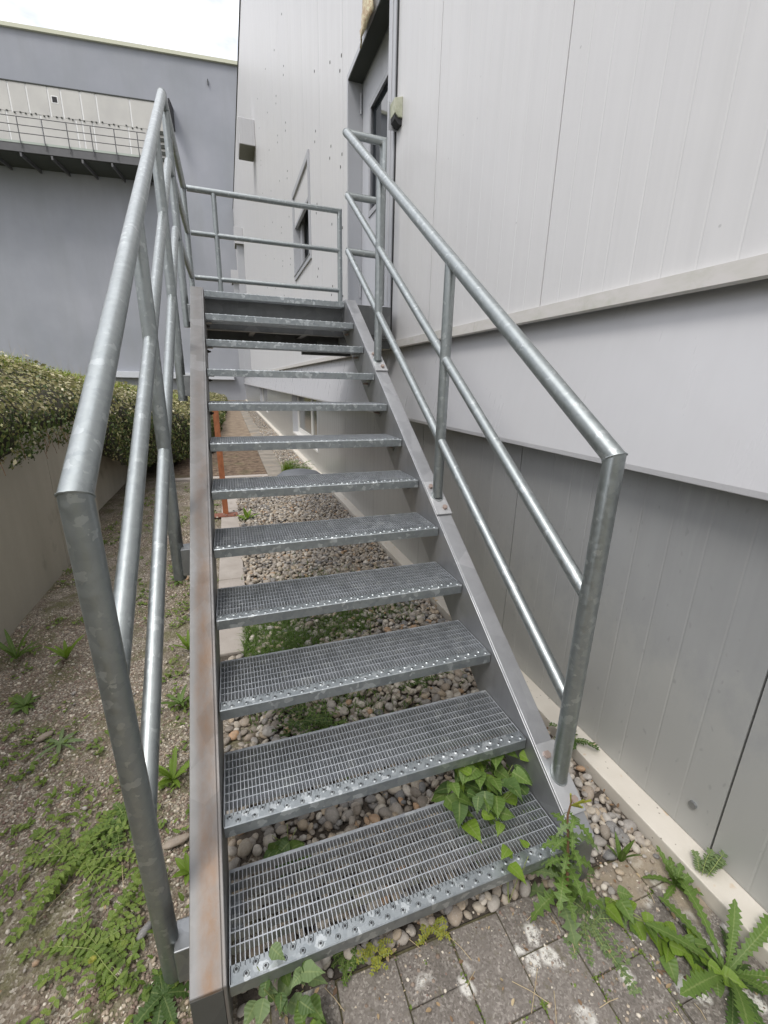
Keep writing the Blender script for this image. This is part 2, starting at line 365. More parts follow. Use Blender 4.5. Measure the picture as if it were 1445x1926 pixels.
def leaf_mat(name, stops, tr=.3, rough=.5, nscale=25):
    m = MT(name, rough, 0, .35)
    g = m.n('ShaderNodeNewGeometry'); r = g.outputs['Random Per Island']
    c = m.ramp(r, stops)
    c = m.mix(m.ramp(m.noise(nscale,3), [(.35,0),(.7,.35)]), c, tuple(x*.7 for x in stops[0][1]))
    ar = m.n('ShaderNodeAttribute'); ar.attribute_name = 'rib'; al = m.n('ShaderNodeAttribute'); al.attribute_name = 'along'
    c = m.mix(m.ramp(ar.outputs['Fac'], [(.86,0),(.98,.45)]), c, (.32,.37,.15))
    vein = m.math('SINE', m.math('ADD', m.math('MULTIPLY', al.outputs['Fac'], 5.2), m.math('MULTIPLY', ar.outputs['Fac'], 4.5)))
    c = m.mix(m.ramp(vein, [(.85,0),(1,.12)]), c, (.24,.31,.10))
    m.bump(vein, .25, .0015)
    c = m.mix(m.ramp(m.noise(90,3,.6), [(.68,0),(.74,.6)]), c, (.20,.15,.05))
    m.color(c)
    tl = m.n('ShaderNodeBsdfTranslucent'); hs = m.mix(1.0, c, (.9,1,.45), 'MULTIPLY'); m.l(hs, tl.inputs[0])
    mx = m.n('ShaderNodeMixShader'); mx.inputs[0].default_value = tr; m.l(m.b.outputs[0], mx.inputs[1]); m.l(tl.outputs[0], mx.inputs[2])
    m.l(mx.outputs[0], m.t.nodes['Material Output'].inputs[0]); return m.m
lf_mid = leaf_mat('leaf_mid_green', [(0,(.085,.15,.03)),(.5,(.12,.20,.04)),(1,(.16,.24,.06))])
lf_bright = leaf_mat('leaf_bright_green', [(0,(.13,.22,.025)),(.6,(.20,.31,.04)),(1,(.30,.36,.05))], .4)
lf_mid2 = leaf_mat('leaf_fresh_green', [(0,(.13,.20,.035)),(.5,(.18,.27,.05)),(1,(.25,.32,.07))], .35)
lf_dark = leaf_mat('leaf_dark_green', [(0,(.05,.10,.025)),(.6,(.08,.14,.035)),(1,(.11,.18,.05))])
lf_grey = leaf_mat('leaf_grey_green', [(0,(.13,.19,.08)),(.6,(.17,.24,.10)),(1,(.21,.27,.12))], .25)
lf_yel = leaf_mat('leaf_yellow_green', [(0,(.30,.33,.05)),(.6,(.42,.42,.07)),(1,(.5,.46,.1))], .4)
lf_grass = leaf_mat('grass_blade', [(0,(.22,.30,.05)),(.5,(.32,.40,.08)),(1,(.48,.46,.17))], .4)
m = MT('stem_reddish', .6); m.color((.20,.11,.06)); stem_r = m.m
m = MT('stem_green', .6); m.color((.26,.31,.10)); stem_g = m.m
m = MT('leaf_litter', .8); g_ = m.n('ShaderNodeNewGeometry'); m.color(m.ramp(g_.outputs['Random Per Island'], [(0,(.10,.06,.035)),(.4,(.24,.15,.08)),(.7,(.34,.25,.14)),(1,(.45,.36,.22))])); litter_m = m.m
m = MT('dry_straw', .8); m.color((.45,.36,.22)); straw_m = m.m
# hedge leaves: attribute 'pale' says whether a leaf is one of the pale weathered top leaves
m = MT('hedge_leaf', .5, 0, .4)
at = m.n('ShaderNodeAttribute'); at.attribute_name = 'pale'; g = m.n('ShaderNodeNewGeometry')
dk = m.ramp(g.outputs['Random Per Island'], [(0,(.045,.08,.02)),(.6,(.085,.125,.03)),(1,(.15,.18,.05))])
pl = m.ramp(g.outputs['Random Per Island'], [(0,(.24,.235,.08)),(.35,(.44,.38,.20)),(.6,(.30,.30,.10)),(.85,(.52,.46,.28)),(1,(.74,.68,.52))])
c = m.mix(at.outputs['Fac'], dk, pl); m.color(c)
tl = m.n('ShaderNodeBsdfTranslucent'); m.l(c, tl.inputs[0]); mx = m.n('ShaderNodeMixShader'); mx.inputs[0].default_value = .2
m.l(m.b.outputs[0], mx.inputs[1]); m.l(tl.outputs[0], mx.inputs[2]); m.l(mx.outputs[0], m.t.nodes['Material Output'].inputs[0]); hedge_m = m.m
m = MT('bank_soil', 1); m.color((.035,.032,.018)); bank_m = m.m

# ------------------------------------------------------------------ the setting: ground
g = MB(); g.box(-90,90,-60,120,-.12,-.06); tag(g.build('ground', far_m), kind='structure')
# gravelly soil between the retaining wall and the building, as a gently uneven sheet
def soil_z(x, y): return .012*noise.noise((x*2.1, y*2.1, 3)) + .006*noise.noise((x*7, y*7, 5)) - .006
nx, ny = 70, 170
xs = np.linspace(-1.9, 1.42, nx); ys = np.concatenate([np.linspace(-3, 6, ny-30), np.linspace(6.1, 37.2, 30)])
V = np.array([(x, y, soil_z(x, y) - (.02 if x > .14 else 0)) for y in ys for x in xs])
F = np.array([(j*nx+i, j*nx+i+1, (j+1)*nx+i+1, (j+1)*nx+i) for j in range(ny-1) for i in range(nx-1)])
tag(fast('soil', V, F, soil_m, smooth=True), kind='structure')
# base for pebbles
g = MB(); g.box(.01, 1.382, .02, .6, -.03, .0); g.box(.125, 1.382, .6, 6.45, -.03, .0); g.box(.965,1.382,6.45,30,-.03,.0)
gravel = tag(g.build('gravel_bed', bed_m), kind='structure')
g = MB(); g.box(-.9,.63,6.62,9.6,-.02,.012); tag(g.build('mossy_ground', moss_m), kind='structure')
g = MB(); g.box(-.9,.63,9.6,36,-.02,.012); tag(g.build('tan_ground', tan_m), kind='structure')

# pebbles
def pebble_base(sub, seed):
    import bmesh
    bm = bmesh.new(); bmesh.ops.create_icosphere(bm, subdivisions=sub, radius=1)
    rr = random.Random(seed); off = Vector((rr.random()*50,)*3)
    for v in bm.verts:
        k = 1 + .22*noise.noise(v.co*1.1+off) + .07*noise.noise(v.co*2.6+off)
        v.co = v.co*k
    V = np.array([v.co[:] for v in bm.verts]); F = np.array([[v.index for v in f.verts] for f in bm.faces]); bm.free(); return V, F
PB = [pebble_base(2, i) for i in range(6)]; PB1 = [pebble_base(1, i) for i in range(4)]
def rotz_xyz(n, tilt):
    a = RNG.random(n)*2*np.pi; b = RNG.normal(0, tilt, n); c_ = RNG.normal(0, tilt, n)
    ca, sa, cb, sb, cc_, sc_ = np.cos(a), np.sin(a), np.cos(b), np.sin(b), np.cos(c_), np.sin(c_)
    Rz = np.zeros((n,3,3)); Rz[:,0,0]=ca; Rz[:,0,1]=-sa; Rz[:,1,0]=sa; Rz[:,1,1]=ca; Rz[:,2,2]=1
    Rx = np.zeros((n,3,3)); Rx[:,0,0]=1; Rx[:,1,1]=cb; Rx[:,1,2]=-sb; Rx[:,2,1]=sb; Rx[:,2,2]=cb
    Ry = np.zeros((n,3,3)); Ry[:,1,1]=1; Ry[:,0,0]=cc_; Ry[:,0,2]=sc_; Ry[:,2,0]=-sc_; Ry[:,2,2]=cc_
    return Rz@Rx@Ry, a, b, c_
def scatter_mesh(name, pos, axes, bases, mat, parent, tilt=.35, kind='stuff', smooth=True):
    n = len(pos); Rm, *_ = rotz_xyz(n, tilt); which = RNG.integers(0, len(bases), n); VV = []; FF = []; b = 0
    for k, (V, F) in enumerate(bases):
        idx = np.where(which == k)[0]
        if not len(idx): continue
        P = (V[None]*axes[idx][:,None,:])@np.transpose(Rm[idx], (0,2,1)) + pos[idx][:,None,:]
        VV.append(P.reshape(-1,3)); FF.append((F[None] + (np.arange(len(idx))*len(V))[:,None,None] + b).reshape(-1,3)); b += len(idx)*len(V)
    return fast(name, np.concatenate(VV), np.concatenate(FF), mat, parent, smooth, kind=kind)
def jgrid(x0, x1, y0, y1, s, z0, z1):
    X, Y = np.meshgrid(np.arange(x0, x1, s), np.arange(y0, y1, s*.9)); n = X.size
    return np.c_[X.ravel()+RNG.uniform(-.45,.45,n)*s, Y.ravel()+RNG.uniform(-.45,.45,n)*s, RNG.uniform(z0,z1,n)]
def paxes(n, lo, hi):
    a = RNG.uniform(lo, hi, n)*RNG.choice([.55,.75,.9,1,1.1,1.35], n); return np.c_[a, a*RNG.uniform(.62,.92,n), a*RNG.uniform(.42,.68,n)]
pos = np.concatenate([jgrid(.02,1.375,.038,.35,.031,.002,.016), jgrid(.135,1.375,.35,6.45,.033,.004,.018), jgrid(.0,.14,.35,1.56,.036,.0,.010), jgrid(.14,1.37,.06,6.4,.038,.016,.030)])

edge = (pos[:,0] > 1.355); pos[edge,0] = 1.352
ax = paxes(len(pos), .0125, .0245)
cw = np.array(cam.matrix_world.translation); fd = np.array(cf); rt = np.array(cr); dn = np.array(cd)
rel = pos - cw; dep = rel@fd; uu = 722.5+807.3*(rel@rt)/dep; vv = 963+807.3*(rel@dn)/dep
seen = (uu > 430) & (uu < 1440) & (vv < 1920) & (pos[:,2] > .012) & (dep > .3)
# pebbles that lie in the open strips of the picture (not under the treads as seen from the camera)
near = np.argsort(np.where(seen, dep/ax[:,0], 1e9))[:300]
mask = np.ones(len(pos), bool); mask[near] = False
PM = []
for i in range(6):
    V, F = pebble_base(2, 20+i); me = bpy.data.meshes.new('pebble'); me.from_pydata(V.tolist(), [], F.tolist()); me.materials.append(pebble_m)
    me.polygons.foreach_set('use_smooth', [True]*len(me.polygons)); PM.append(me)
for k, i in enumerate(near):
    o = bpy.data.objects.new('pebble', PM[k%6]); col.objects.link(o); o.parent = gravel
    o.location = pos[i]; o.scale = ax[i]; o.rotation_euler = (random.gauss(0,.3), random.gauss(0,.3), random.random()*6.3)
scatter_mesh('pebbles', pos[mask], ax[mask], PB, pebble_m, gravel)
pos = np.concatenate([jgrid(.97,1.375,6.45,14,.036,.002,.02), jgrid(.97,1.375,14,26,.06,.002,.02)])
scatter_mesh('distant_pebbles', pos, paxes(len(pos), .015,.027), PB1, pebble_m, gravel)
# grit and small stones on the left soil, thinner further away; loose pebbles at the edges
n = 56000
P_ = np.c_[RNG.uniform(-1.26,-.09,n), RNG.random(n)**1.5*6.2-.4, np.zeros(n)]; P_[:,2] = [soil_z(a,b)+.001 for a,b,_ in P_]
dens = np.array([noise.noise((a*1.7, b*1.7, 9)) for a,b,_ in P_]); P_ = P_[dens + RNG.normal(0,.16,n) > -.08]
a = RNG.gamma(4, .0009, len(P_))+.0012
tag(scatter_mesh('grit', P_, np.c_[a, a*.8, a*.6], PB1[:2], grit_m, None, .5, smooth=False), 'fine grit and tiny stones strewn over the soil left of the stairs', 'grit')
grit_o = bpy.data.objects['grit']
n = 900
P_ = np.c_[RNG.uniform(-1.25,-.09,n), RNG.random(n)**1.3*5-.2, np.full(n,.001)]; a = RNG.gamma(3,.0016,n)+.002
scatter_mesh('small_stones', P_, np.c_[a,a*.75,a*.55], PB1, pebble_m, grit_o, .4)
n = 160
P_ = np.c_[RNG.uniform(.95,1.37,n), RNG.uniform(-.12,.05,n), np.full(n,.012)]
P_ = P_[RNG.random(n) < np.clip((P_[:,1]+.14)/.16,0,1)]
P2 = np.c_[RNG.uniform(-.35,-.1,120), RNG.uniform(.0,3.5,120), np.full(120,.006)]; P3 = np.c_[RNG.uniform(-.25,.13,60), RNG.uniform(4.2,6.6,60), np.full(60,.02)]
P_ = np.concatenate([P_, P2[:30], P3]); scatter_mesh('stray_pebbles', P_, paxes(len(P_), .006,.016), PB, pebble_m, gravel)
# three single stones lying on the soil
for (x, y, sx, sy, sz, rz, lb) in [(-.178,.537,.045,.017,.012,.25,'pale elongated flat stone beside the lower left stringer'),(-.236,.292,.026,.013,.012,.9,'small tan oblong stone on the soil left of the lowest tread'),(-.768,1.208,.034,.017,.014,.7,'cream oblong stone among the weeds near the retaining wall')]:
    o = bpy.data.objects.new('loose_stone', PM[1]); col.objects.link(o); o.location = (x,y,.008); o.scale = (sx,sy,sz); o.rotation_euler = (0,.05,rz); tag(o, lb, 'stone', 'loose stones on the soil')

# paving in front: rectangular concrete pavers laid in staggered columns
paving = MB(); paving.box(.085,1.382,-2.2,.018,-.06,-.001); paving = tag(paving.build('paving', joint_m), kind='structure')
def paver_mesh(seed, lx, ly):
    import bmesh
    bm = bmesh.new(); bmesh.ops.create_cube(bm, size=1); bmesh.ops.scale(bm, vec=(lx, ly, .05), verts=bm.verts)
    bmesh.ops.bevel(bm, geom=[e for e in bm.edges if sum(v.co.z for v in e.verts) > .04 or abs(e.verts[0].co.z-e.verts[1].co.z) > .04], offset=.0028, segments=2, affect='EDGES', profile=.5)
    rr = random.Random(seed)
    for v in bm.verts: v.co += Vector((rr.uniform(-1,1), rr.uniform(-1,1), rr.uniform(-.5,.5)))*.0007
    me = bpy.data.meshes.new('paver'); bm.to_mesh(me); bm.free(); me.materials.append(paver_m); return me
PVM = [paver_mesh(i, .160, .2135) for i in range(4)]; PVH = paver_mesh(9, .125, .2135)
cols = [(.088,.255),(.2555,.4215),(.4225,.5885),(.5895,.748),(.749,.914),(.915,1.083),(1.084,1.251)]
for ci, (a, b) in enumerate(cols+[(1.252,1.381)]):
    y = .012 if ci%2 == 1 else -.102
    if ci == 7: y = -.09
    first = True
    while y > -2.0:
        y0 = y-.2165
        if first and ci%2 == 0 and True:
            y = y  # the half paver behind comes below
        o = bpy.data.objects.new('paver', (PVM[random.randrange(4)] if ci < 7 else PVH)); col.objects.link(o); o.parent = paving
        o.location = ((a+b)/2, (y+y0)/2, -.019+random.uniform(-.002,.002)); o.scale.x = ((b-a)-.0032)/(.160 if ci < 7 else .125)
        o.rotation_euler = (random.gauss(0,.011), random.gauss(0,.011), random.gauss(0,.009)); y = y0; first = False
    if ci%2 == 0 or ci == 7:
        y1 = .016+random.uniform(-.006,.006); y0 = -.102 if ci != 7 else -.09
        o = bpy.data.objects.new('paver', (PVM[ci%4] if ci < 7 else PVH)); col.objects.link(o); o.parent = paving
        o.location = ((a+b)/2, (y0+y1)/2, -.020); o.scale = (((b-a)-.0032)/(.160 if ci < 7 else .125), (y1-y0-.0032)/.2135, 1)
n = 2600   # crumbs and moss in the joints
P_ = np.c_[RNG.uniform(.1,1.37,n), RNG.uniform(-.6,.05,n), np.full(n,.004)]; a = RNG.gamma(3,.0008,n)+.0008
scatter_mesh('joint_grit', P_, np.c_[a,a,a*.7], PB1[:1], grit_m, paving, .5, smooth=False)

# slabs left of the gravel strip, old path beyond, edging
slabs = tag(MB().box(-.078,.122,1.55,5.2,-.05,-.004).build('slab_strip', bed_m), kind='structure')
for y0, y1 in ((1.6,2.612),(2.622,3.66),(3.67,4.69),(4.70,5.18)):
    MB().box(-.075,.118,y0,y1,-.03,.012+random.uniform(-.002,.002)).build('slab', slab_m, slabs, bevel=.006)
path = tag(MB().box(.632,.962,6.3,36,-.05,-.002).build('path', bed_m), kind='structure')
y = 6.32
while y < 30:
    MB().box(.635,.958,y,y+1.19,-.03,.016+random.uniform(-.004,.004)).build('slab', path_m, path, bevel=.01); y += 1.2
MB().box(-.9,.63,6.47,6.61,-.03,.03).build('edging_stone', slab_m, path, bevel=.01)

# ------------------------------------------------------------------ main building on the right
bld = empty('factory_building', (1.5,0,0), label='large grey metal clad factory building right of the stairs with raised door', cat='building')
WX, ZT = 1.472, 13.4
DOOR = (3.2, 4.458, 2.108, 4.42); WIN = (6.72, 8.25, 3.41, 4.64); LW1 = (6.56, 9.6, .385, 1.40); LW2 = (16.4, 20.5, .385, 1.40)
holes = [DOOR, WIN, LW1, LW2]
mb = MB()
for a, b, c, d in rects(-7, 37.4, 0, ZT, [(h[0]-.04,h[1]+.04,h[2]-.04,h[3]+.03) for h in holes]): mb.box(1.525, 1.72, a, b, c, d)
mb.box(1.72, 14, -7, 37.4, -.1, ZT-.3)
mb.build('inner_wall', gap_m, bld)
def ribbed(mb, y0, y1, z0, z1, x, ystart, pitch=.12, gd=.001, gw=.005, th=.035):
    ys_ = [y0]; xs_ = [x]
    k = math.ceil((y0-ystart)/pitch - 1e-6)
    while True:
        yy = ystart+k*pitch; k += 1
        if yy >= y1-.01: break
        if yy <= y0+.01: continue
        ys_ += [yy-gw, yy, yy+gw]; xs_ += [x, x+gd, x]
    ys_.append(y1); xs_.append(x)
    prof = list(zip(xs_, ys_)) + [(x+th, y1), (x+th, y0)]
    mb.prism(prof, 'z', z0, z1)
y = -.126-1.2*5
while y < 37.3:
    a, b = y+.003, min(y+1.197, 37.35); mb = MB()
    for r in rects(a, b, 1.868, ZT, holes): ribbed(mb, *r, WX, a)
    mb.build('wall_panel', upper_m, bld)
    y += 1.2
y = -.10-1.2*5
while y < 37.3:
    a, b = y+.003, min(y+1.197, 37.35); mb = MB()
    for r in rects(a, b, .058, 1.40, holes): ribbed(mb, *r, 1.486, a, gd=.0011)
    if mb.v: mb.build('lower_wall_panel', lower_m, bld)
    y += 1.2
for y0, y1 in ((-7,6.5),(6.504,20),(20.004,37.3)):   # tilted apron below the upper wall
    MB().prism([(1.515,1.86),(1.400,1.272),(1.402,1.252),(1.412,1.252),(1.412,1.27),(1.524,1.86)], 'y', y0, y1).build('sloped_apron', band_m, bld, bevel=.0025)
for y0, y1 in ((-7,1.6),(1.602,9.5),(9.502,22),(22.002,37.3)):
    MB().prism([(1.476,1.872),(1.448,1.866),(1.441,1.812),(1.448,1.804),(1.456,1.812),(1.476,1.82)], 'y', y0, y1).build('drip_flashing', drip_m, bld)
MB().box(1.458,1.52,-7,37.3,1.826,1.829).build('drip_shadow_strip', gap_m, bld)  # dark strip painting the shadow line below the drip flashing
y = -7
while y < 36:
    MB().box(1.384,1.49,y,y+1.998,-.02,.056+random.uniform(-.001,.001)).build('plinth_stone', plinth_m, bld, bevel=.004); y += 2
MB().box(1.44,1.55,-7,37.3,ZT+.001,ZT+.10).build('roof_edge_flashing', soffit_m, bld)
MB().box(1.45,14,-7,37.3,ZT-.3+.301,ZT+.0).build('roof', trim_m, bld) if False else None
# screw heads in rows
mb = MB()
for yy, z00 in ((4.72,2.5),(5.25,2.7),(6.15,2.4),(8.9,2.3),(10.1,2.6),(11.8,2.5),(14,2.6)):
    z = z00
    while z < 9:
        for dy, dz in ((0,0),(.07,-.09)) if random.random() < .6 else ((0,0),):
            mb.box(WX-.004, WX, yy+dy-.009, yy+dy+.009, z+dz-.012, z+dz+.012)
        z += .75+random.uniform(-.12,.12)
mb.box(WX-.006, WX, 2.79, 2.815, 4.08, 4.13)
mb.build('wall_screws', soffit_m, bld, kind='stuff')
mb = MB(); mb.tube([(1.486,-.02,.18),(1.478,-.02,.18)], .013, 10); mb.build('screw_cap', plate_m, bld)
# vent hoods high on the wall with ducts below
for y0, x0, z0, z1 in ((15.45,1.0,8.36,8.9),(25.8,1.03,8.34,8.98),(34.9,.95,8.2,8.88)):
    MB().box(x0, WX-.002, y0, y0+1.05, z0, z1+.12).build('vent_hood', band_m, bld, bevel=.01)
    MB().box(x0+.02, WX-.02, y0+.02, y0+1.03, z0-.012, z0-.002).build('hood_opening', hood_m, bld)
for y0, x0 in ((26.0,1.12),(35.1,1.08)):
    MB().box(x0, WX-.002, y0, y0+.3, 1.9, 8.33).build('downpipe', trim_m, bld)
# door
df = MB()
df.box(WX-.004, 1.70, 4.45, 4.49, 2.10, 4.46); df.box(WX-.004, 1.70, 3.21, 4.449, 4.412, 4.46)
df.box(1.476, 1.70, 3.17, 3.209, 2.10, 4.46); df.build('door_frame', jamb_m, bld)
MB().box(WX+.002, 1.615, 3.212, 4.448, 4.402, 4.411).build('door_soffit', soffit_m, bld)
MB().box(1.45, 1.62, 3.2, 4.458, 2.085, 2.112).build('door_sill', plate_m, bld)
dr = MB()
for r in rects(3.215, 4.444, 2.12, 4.400, [(3.42,4.17,3.18,4.09)]): dr.box(1.622, 1.665, *r)
door = dr.build('door', door_m, bld)
MB().box(1.645,1.655,3.425,4.165,3.185,4.085).build('glass', glass_m, door)
bd = MB()
for r in rects(3.40, 4.19, 3.16, 4.11, [(3.445,4.145,3.205,4.065)]): bd.box(1.610, 1.6218, *r)
bd.build('glazing_bead', jamb_m, door)
for z in (4.15, 2.45):
    MB().tube([(1.603,4.445,z),(1.603,4.445,z+.17)], .0105, 10).build('hinge', jamb_m, door, smooth=True)
MB().tube([(1.62,3.30,3.02),(1.585,3.30,3.02),(1.585,3.42,3.02)], .009, 10).build('handle', plate_m, door, smooth=True)
# trim strip right of the door
MB().box(1.452, 1.471, 3.035, 3.185, 1.93, 8).build('trim_strip', trim_m, bld, bevel=.003)
MB().box(1.462, 1.4712, 3.022, 3.033, 1.93, 8).build('trim_shadow_gap', gap_m, bld)
MB().box(1.447, 1.4515, 3.095, 3.105, 1.93, 8).build('trim_rib', band_m, bld)
# upper window with its roller shutter half down
wf = MB()
for r in rects(6.64, 8.33, 3.33, 4.72, [(6.725,8.245,3.415,4.635)]): wf.box(1.448, 1.471, *r)
for r in rects(6.70, 8.27, 3.39, 4.66, [(6.725,8.245,3.415,4.635)]): wf.box(1.4712, 1.72, *r)
wf = wf.build('window', trim_m, bld)
MB().box(1.478,1.53,6.727,8.243,4.22,4.634).build('shutter', upper_m, wf)
MB().box(1.474,1.52,6.727,8.243,4.17,4.218).build('shutter_rail', trim_m, wf)
fr = MB()
for r in rects(6.727, 8.243, 3.417, 4.63, [(6.83,7.40,3.52,4.5),(7.54,8.13,3.52,4.5)]): fr.box(1.60, 1.66, *r)
fr.build('frame', white_m, wf)
MB().box(1.63,1.64,6.80,8.17,3.49,4.52).build('glass', glass_m, wf)
MB().box(1.44,1.62,6.66,8.31,3.395,3.412).build('sill', plate_m, wf)
MB().box(1.56,1.598,8.02,8.242,3.417,4.2).build('guide_rail', jamb_m, wf)
# windows in the lower wall
for (a, b, zz, _), cuts in ((LW1, ((6.95,7.05),)), (LW2, ((17.3,17.5),))):
    o = MB(); o.box(1.480,1.72,a+.002,a+.022,zz,1.40); o = o.build('lower_window', trim_m, bld); MB().box(1.480,1.72,b-.022,b-.002,zz,1.40).build('reveal', trim_m, o)
    f = MB(); m0 = a+.12
    for r in rects(a+.024, b-.024, zz+.02, 1.40, [(m0+.12, m0+1.02, zz+.12, 1.40), (m0+1.14, b-.14, zz+.12, 1.40)]): f.box(1.60,1.65,*r)
    f.build('frame', white_m, o)
    MB().box(1.62,1.63,a+.05,b-.05,zz+.1,1.40).build('glass', glass2_m, o)
    MB().box(1.47,1.66,a,b,zz-.02,zz+.018).build('sill', white_m, o)
# lamp box and foil scrap: things of their own
lb = empty('wall_lamp', (1.472,2.95,3.36), label='small weathered beige box lamp on the wall right of the door', cat='wall lamp')
MB().prism([(1.472,3.40),(1.44,3.40),(1.412,3.425),(1.408,3.51),(1.472,3.53)], 'y', 2.90, 3.00).build('housing', lamp_m, lb, bevel=.004)
MB().prism([(1.472,3.36),(1.445,3.36),(1.415,3.39),(1.413,3.42),(1.442,3.396),(1.472,3.396)], 'y', 2.91, 2.99).build('lens', gap_m, lb)
MB().box(1.40,1.471,3.001,3.008,3.36,3.53).build('side_plate', jamb_m, lb)
fo = MB(); vs = []; fs = []
for i in range(9):
    for j in range(6):
        t, s_ = i/8, j/5
        vs.append((1.44-.03*math.sin(3*s_+2*t)-.02*noise.noise((i*.8,j*.8,1)), 3.52+.36*s_+.03*noise.noise((i,j,4))+.05*t, 4.43+.36*t-(.02+.10*(1-abs(s_-.75)))*(1-t)+.03*noise.noise((i*.9,j*.9,7))))
for i in range(8):
    for j in range(5): fs.append((i*6+j, i*6+j+1, (i+1)*6+j+1, (i+1)*6+j))
fo.add(vs, fs); fo = tag(fo.build('foil_scrap', foil_m, smooth=True), 'crumpled yellowed scrap of foil hanging above the door lintel', 'foil scrap')
fo.modifiers.new('solid', 'SOLIDIFY').thickness = .012

# ------------------------------------------------------------------ far building (own frame: s along the wall, y away, z up)
fb = empty('plastered_building', (1.472,37.0,0), rz=math.atan2(-.1205,.9927), label='tall blue grey plastered building closing the yard behind the stairs', cat='building')
def fbox(name, mat, s0, s1, y0, y1, z0, z1, parent=fb, bevel=0): return MB().box(s0,s1,y0,y1,z0,z1).build(name, mat, parent, local=True, bevel=bevel)
fbox('wall', plaster_m, -45, 9, 0, 12, -.2, 21.75)
fbox('coping', coping_m, -45, 9.2, -.16, 12.2, 21.75, 21.95)
fbox('band_backing', wjoint_m, -40, -3.86, -.03, -.001, 15.0, 19.06)
sm = [-40,-37,-33.5,-30,-26.5,-23,-20,-17.2,-15,-12.96,-11.97,-10.78,-10.06,-8.94,-8.03,-6.05,-3.88]
for i in range(len(sm)-1): fbox('white_panel', wpanel_m, sm[i]+.05, sm[i+1]-.05, -.06, -.031, 17.52, 19.05)
sm = [-40,-35,-31,-27,-23,-19,-15.5,-13.31,-11.42,-9.41,-9.05,-8.41,-6.32,-3.88]
for i in range(len(sm)-1): fbox('white_panel', wpanel_m, sm[i]+.05, sm[i+1]-.05, -.06, -.031, 15.05, 17.49)
fbox('band_top_flashing', soffit_m, -40, -3.8, -.09, -.001, 19.06, 19.12)
fbox('vent_opening', gap_m, -10.58, -10.30, -.075, -.06, 18.27, 18.57)
fbox('vent_frame', wjoint_m, -10.63, -10.25, -.068, -.061, 18.22, 18.62)
an = MB()
for i in range(40):
    s_ = -17+i*.34+random.uniform(-.1,.1); z = 17.50+random.uniform(-.05,.05)
    if s_ < -4: an.box(s_-.045,s_+.045,-.10,-.06,z-.035,z+.035)
an.build('wall_anchors', soffit_m, fb, local=True, kind='stuff')
for i in range(5): fbox('louvre_slat', soffit_m, -4.5, -3.95, -.14, -.065, 15.75+.38*i, 15.75+.38*i+.2)
fbox('ledge', ledge_m, -9.6, -.76, -.5, -.001, 1.55, 2.0, bevel=.02)
fbox('projecting_sign', gap_m, -3.50, -3.40, -1.1, -.001, 17.6, 18.9)
fbox('hook', soffit_m, -1.08, -1.04, -.12, -.001, 20.45, 20.75)
wk = fbox('walkway', wsteel_m, -42, -4.7, -2.4, -.07, 14.52, 14.95)
fbox('deck_edge', wedge_m, -42, -4.7, -2.42, -2.3, 14.955, 15.07, parent=wk)
fbox('soffit', soffit_m, -42, -4.7, -2.3, -.07, 14.48, 14.515, parent=wk)
for i in range(24):
    s_ = -5.26-i*1.665; MB().box(s_-.05,s_+.05,-2.4,-.07,14.28,14.478).build('cross_beam', wsteel_m, wk, local=True)
for i in range(28):
    s_ = -5.25-i*1.305; MB().tube([(s_,-2.47,14.7),(s_,-2.47,16.26)], .028, 8).build('railing_post', wsteel_m, wk, local=True)
for z in (16.26,15.85,15.45): MB().tube([(-42,-2.47,z),(-4.75,-2.47,z)], .024, 8).build('railing_bar', wsteel_m, wk, local=True)

# ------------------------------------------------------------------ retaining wall
rw = empty('retaining_wall', (-1.4,0,0), label='low weathered concrete retaining wall holding the planted bank on the left', cat='retaining wall')
for y0, y1 in ((-3.9,-1.5),(-1.494,.9),(.906,3.30),(3.306,4.35)):
    MB().box(-1.47,-1.27,y0,y1,-.2,1.12).build('wall_section', conc_m, rw, bevel=.006)
for y0, y1 in ((4.36,7.2),(7.206,10.2),(10.206,13)):
    MB().box(-1.66,-1.46,y0,y1,-.2,.9).build('wall_section', conc_m, rw, bevel=.006)
# ------------------------------------------------------------------ planted bank and hedge cover
yk = [-4,4.2,4.6,5.2,6,7,8,9.5,12,16,24,34]
xbk = [-1.20,-1.20,-1.16,-1.10,-1.0,-.82,-.62,-.46,-.27,-.16,-.05,0]
zlk = [.98,1.00,.75,.50,.34,.22,.12,.05,.03,.02,.02,.02]
ztk = [1.42,1.46,1.46,1.42,1.32,1.2,1.10,1.0,.84,.62,.5,.5]
def hsurf(y, t):
    """t 0..1 drape from bottom to shoulder, 1.. plateau going left"""
    xb = np.interp(y, yk, xbk); zl = np.interp(y, yk, zlk); zt = np.interp(y, yk, ztk)
    td = np.clip(t, 0, 1); d = np.clip(t-1, 0, None)
    ang = td*np.pi/2; H = zt-zl
    z = zl + H*np.sin(ang)**.9 + .27*(1-np.exp(-d/.7)) + .10*d*np.interp(y, [0,8,14,20],[1,1,.4,.1])
    x = xb + .05 - .42*(1-np.cos(ang)) - d*1.0 - .10*np.clip(1-td*3,0,1)
    return x, z
def hpoint(y, t):
    x, z = hsurf(y, t); q = np.stack([x, y, z], -1)
    lump = np.array([noise.noise((a*1.7, b*1.7, c*1.7)) + .5*noise.noise((a*4.3, b*4.3, c*4.3)) for a, b, c in q.reshape(-1,3)]).reshape(x.shape)
    return q, lump
ny_, nt_ = 150, 34
yg = np.concatenate([np.linspace(-3,12,110), np.linspace(12.3,33,40)]); tg = np.concatenate([np.linspace(0,1,14), 1+np.linspace(.12,1,20)**1.8*7])
YY, TT = np.meshgrid(yg, tg, indexing='ij'); Q, Lm = hpoint(YY, TT)
